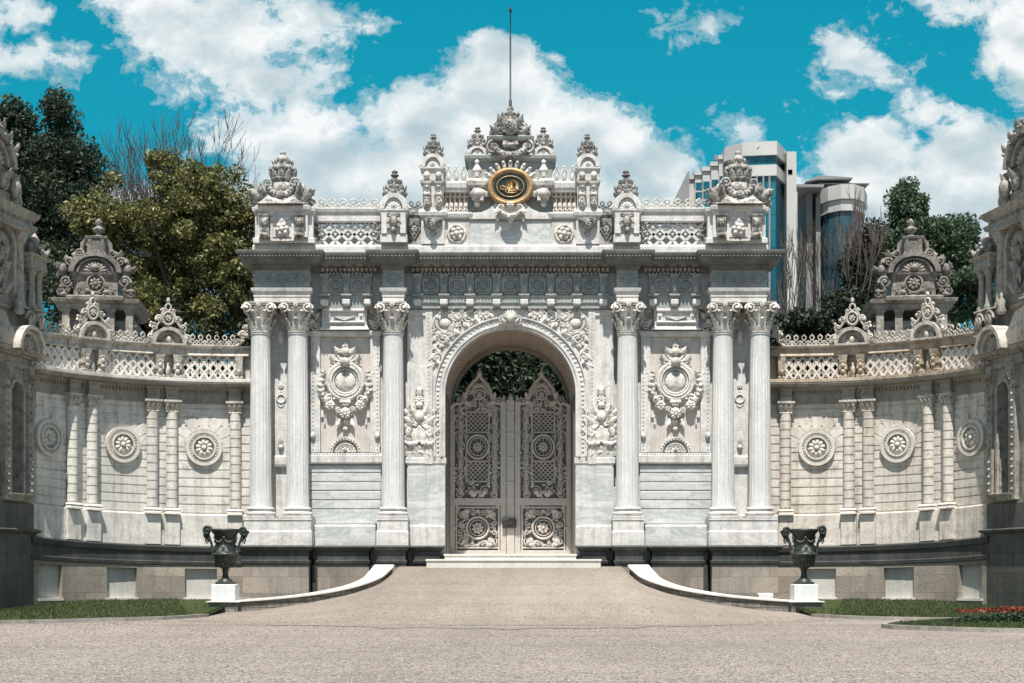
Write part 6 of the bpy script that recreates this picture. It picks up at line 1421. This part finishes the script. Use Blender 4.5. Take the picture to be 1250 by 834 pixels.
# right of the gate
d = 74
leafy('green_tree', 'broad mid green tree with two rounded tops behind the right wing wall', TP(1140, 0, d)[0], d-D, 17, [E(1114, 285, 32, 46, d), E(1112, 248, 18, 20, d), E(1174, 312, 28, 42, d), E(1170, 274, 15, 16, d), E(1146, 340, 54, 52, d), E(1195, 365, 34, 56, d), E(1100, 345, 38, 56, d), E(1150, 300, 30, 30, d), E(1085, 320, 22, 40, d), E(1205, 330, 16, 30, d)], 300, .35, .8, 80000, .105, 'leaf_green', .3, .9, 8, group=GB)
d = 68
leafy('thin_evergreen', 'thin dark twiggy tree between the glass towers and the broad green tree', TP(1055, 0, d)[0], d-D, 14, [E(1055, 335, 24, 52, d), E(1050, 380, 34, 40, d), E(1062, 290, 12, 24, d)], 110, .3, .7, 14000, .09, 'leaf_shrub', .2, 1.0, 9)
leafy('dark_shrub', 'dark shrub row behind the right wing wall, below the glass towers', TP(990, 0, 62)[0], 62-D, 9, [E(985, 400, 40, 30, 62), E(1040, 395, 40, 35, 62), E(960, 410, 24, 30, 62), E(1000, 445, 70, 35, 62), E(1090, 440, 70, 40, 62), E(1170, 425, 50, 40, 62)], 150, .4, .8, 30000, .12, 'leaf_shrub', .2, .8, 10)
for px, top, sd, d, lab, mt, ln in ((966, 215, 21, 66, 'pale-barked bare tree nearest the gate, in front of the taller glass tower', 'palebark', -.05), (1000, 235, 22, 68, 'bare tree with upright forked limbs in front of the gap between the glass towers', 'palebark', .05), (1028, 232, 23, 70, 'bare twiggy tree in front of the lower glass tower', 'twig', -.03)):
    x, z = TP(px, top, d); bare('bare_tree', lab, x, d-D, z*.92, sd, 6, .15, mt, .24, lean=ln, first=.5, up=.3)
# the garden seen through the arch
d = D+13
leafy('arch_evergreen', 'dark evergreen tree seen through the arch above the gate doors', 0.6, d-D, 11, [(0, 13, 8.5, 3.5, 2.2, 4.5), (-2.6, 13.5, 7, 2.2, 2, 5), (2.8, 13.5, 7, 2.2, 2, 5), (0, 14, 4, 4, 2, 3)], 240, .7, 1.3, 60000, .14, 'leaf_dark', .3, .9, 14)

leafy('garden_evergreen', 'dark evergreen standing farther back in the garden behind the gate arch', -1.5, 19.0, 10, [(-1.5, 19, 7, 6, 2, 5), (3.0, 19.5, 7.5, 4, 2, 4)], 120, .8, 1.4, 16000, .26, 'leaf_dark', .3, .9, 15)

# ================================================================== glass towers far behind
def prism_xy(b, P, z0, z1, uvs=True): b.prismz(P, z0, z1)
DT = 300.0; kt = DT/F
def TX(px): return (px-623)*kt
def TZ(py): return EYE+(690-py)*kt
TY = DT-D
def ringband(b, P, off, z0, z1):
    c = np.mean(P, axis=0); Q = [tuple(c+(np.array(p)-c)*(1+off/np.linalg.norm(np.array(p)-c))) for p in P]; b.prismz(Q, z0, z1)
TA = tag(empty('glass_tower', (TX(915), TY, 0)), 'taller faceted blue glass tower with pale bands, far behind the right end of the gate', 'tower')
PA = [(TX(888), TY+4), (TX(905), TY), (TX(944), TY-1), (TX(961), TY+6), (TX(961), TY+30), (TX(888), TY+30)]
b = MB()
def wall_glass(b, P, z0, z1):
    # each facet with its own running UVs
    run = 0
    for i in range(len(P)):
        p, q = np.array(P[i]), np.array(P[(i+1) % len(P)]); L = np.linalg.norm(q-p)
        b.add([(p[0], p[1], z0), (q[0], q[1], z0), (q[0], q[1], z1), (p[0], p[1], z1)], [np.array([[0, 1, 2, 3]])], False)
wall_glass(b, PA, 0, TZ(216)); wall_glass(b, PA, TZ(203), TZ(191)); b.build('glass_facade', 'towerglass', TA)
b = MB(); ringband(b, PA, .5, TZ(216.5), TZ(203)); ringband(b, PA, .7, TZ(191.5), TZ(175)); b.build('band', 'tower_white', TA)
b = MB(); b.box(TX(962), TX(974), TY+3, TY+28, 0, TZ(180)); b.box(TX(974), TX(981), TY+8, TY+28, 0, TZ(222)); b.box(TX(981.5), TX(986), TY+14, TY+28, 0, TZ(232)); b.build('side_wall', 'tower_white', TA)
b = MB(); wall_glass(b, [(TX(963.5), TY+2.9), (TX(969), TY+2.9)], TZ(208), TZ(202.5)); wall_glass(b, [(TX(974.6), TY+7.9), (TX(980), TY+7.9)], TZ(400), TZ(247)); b.build('side_window', 'towerglass', TA)
b = MB()
steps = [(845, 200), (853, 196), (862, 192), (872, 187), (881, 180)]
for i, (px, py) in enumerate(steps):
    x1 = steps[i+1][0] if i+1 < len(steps) else 888
    b.box(TX(px), TX(x1), TY+6+2*(4-i)*.4, TY+26, 0, TZ(py+5.5))
    b.box(TX(px)-.2, TX(x1)+.2, TY+5.6+2*(4-i)*.4, TY+26, TZ(py+5), TZ(py))
b.build('stepped_wing', 'tower_white', TA)
b = MB(); b.prism([(TX(818), TZ(250)), (TX(843), TZ(198)), (TX(844.8), TZ(198)), (TX(844.8), 0), (TX(818), 0)], TY+7, TY+24); b.build('sloped_wall', 'tower_grey', TA)
for px in (913.5, 921, 929, 936.5): b = MB(); b.box(TX(px)-.18, TX(px)+.18, TY-1.2, TY-.3, 0, TZ(216)); b.build('mullion', 'tower_grey', TA)
for i, (px, py) in enumerate(steps[1:]):
    y = TY+6+2*(3-i)*.4
    for f in range(7):
        zt = py+14+f*12+i*4; b = MB(); b.box(TX(px)+.1, TX(px+8.6), y-.15, y, TZ(zt+8.5), TZ(zt)); b.build('terrace_window', 'towerglass', TA)
b = MB()
b.tube([(TX(936), TY+2, TZ(175)), (TX(924), TY-1, TZ(181)), (TX(922), TY-1, TZ(183))], .3, 4); b.box(TX(934), TX(937), TY+2, TY+3, TZ(176), TZ(171)); b.box(TX(877), TX(880), TY+8, TY+9, TZ(182), TZ(176)); b.build('roof_gear', 'tower_grey', TA)
TB = tag(empty('glass_tower', (TX(1028), TY+20, 0)), 'lower rounded glass tower with flat overhanging roof slab, left of the broad green tree', 'tower')
y0 = TY+14
kt = (DT+14)/F
PBt = [(TX(1004), y0+6), (TX(1012), y0+1.5), (TX(1024), y0-.5), (TX(1038), y0-.5), (TX(1052), y0+2), (TX(1062), y0+8), (TX(1062), y0+30), (TX(1004), y0+30)]
b = MB(); wall_glass(b, PBt, 0, TZ(258)); b.build('glass_facade', 'towerglass_grey', TB)
b = MB(); ringband(b, PBt, .5, TZ(258.3), TZ(245)); ringband(b, PBt, 1.0, TZ(244.5), TZ(227)); b.build('band', 'tower_white', TB)
b = MB(); b.box(TX(987), TX(995), y0+4, y0+30, 0, TZ(228)); b.box(TX(998), TX(1003.5), y0+3, y0+30, 0, TZ(236)); b.box(TX(995), TX(998), y0+7, y0+28, 0, TZ(240)); b.build('side_wall', 'tower_grey', TB)
b = MB(); b.box(TX(970), TX(1003), y0-1, y0+26, TZ(230), TZ(226.5)); b.prism([(TX(984), TZ(219)), (TX(1000), TZ(211)), (TX(1042), TZ(213.5)), (TX(1042), TZ(215)), (TX(1000), TZ(216))], y0+2, y0+20); b.box(TX(1000), TX(1064), y0+3, y0+20, TZ(220), TZ(219))
for q in (992, 1006, 1020, 1034): b.box(TX(q), TX(q+1), y0+4, y0+5, TZ(228), TZ(214))
b.build('roof_slab', 'tower_grey', TB)
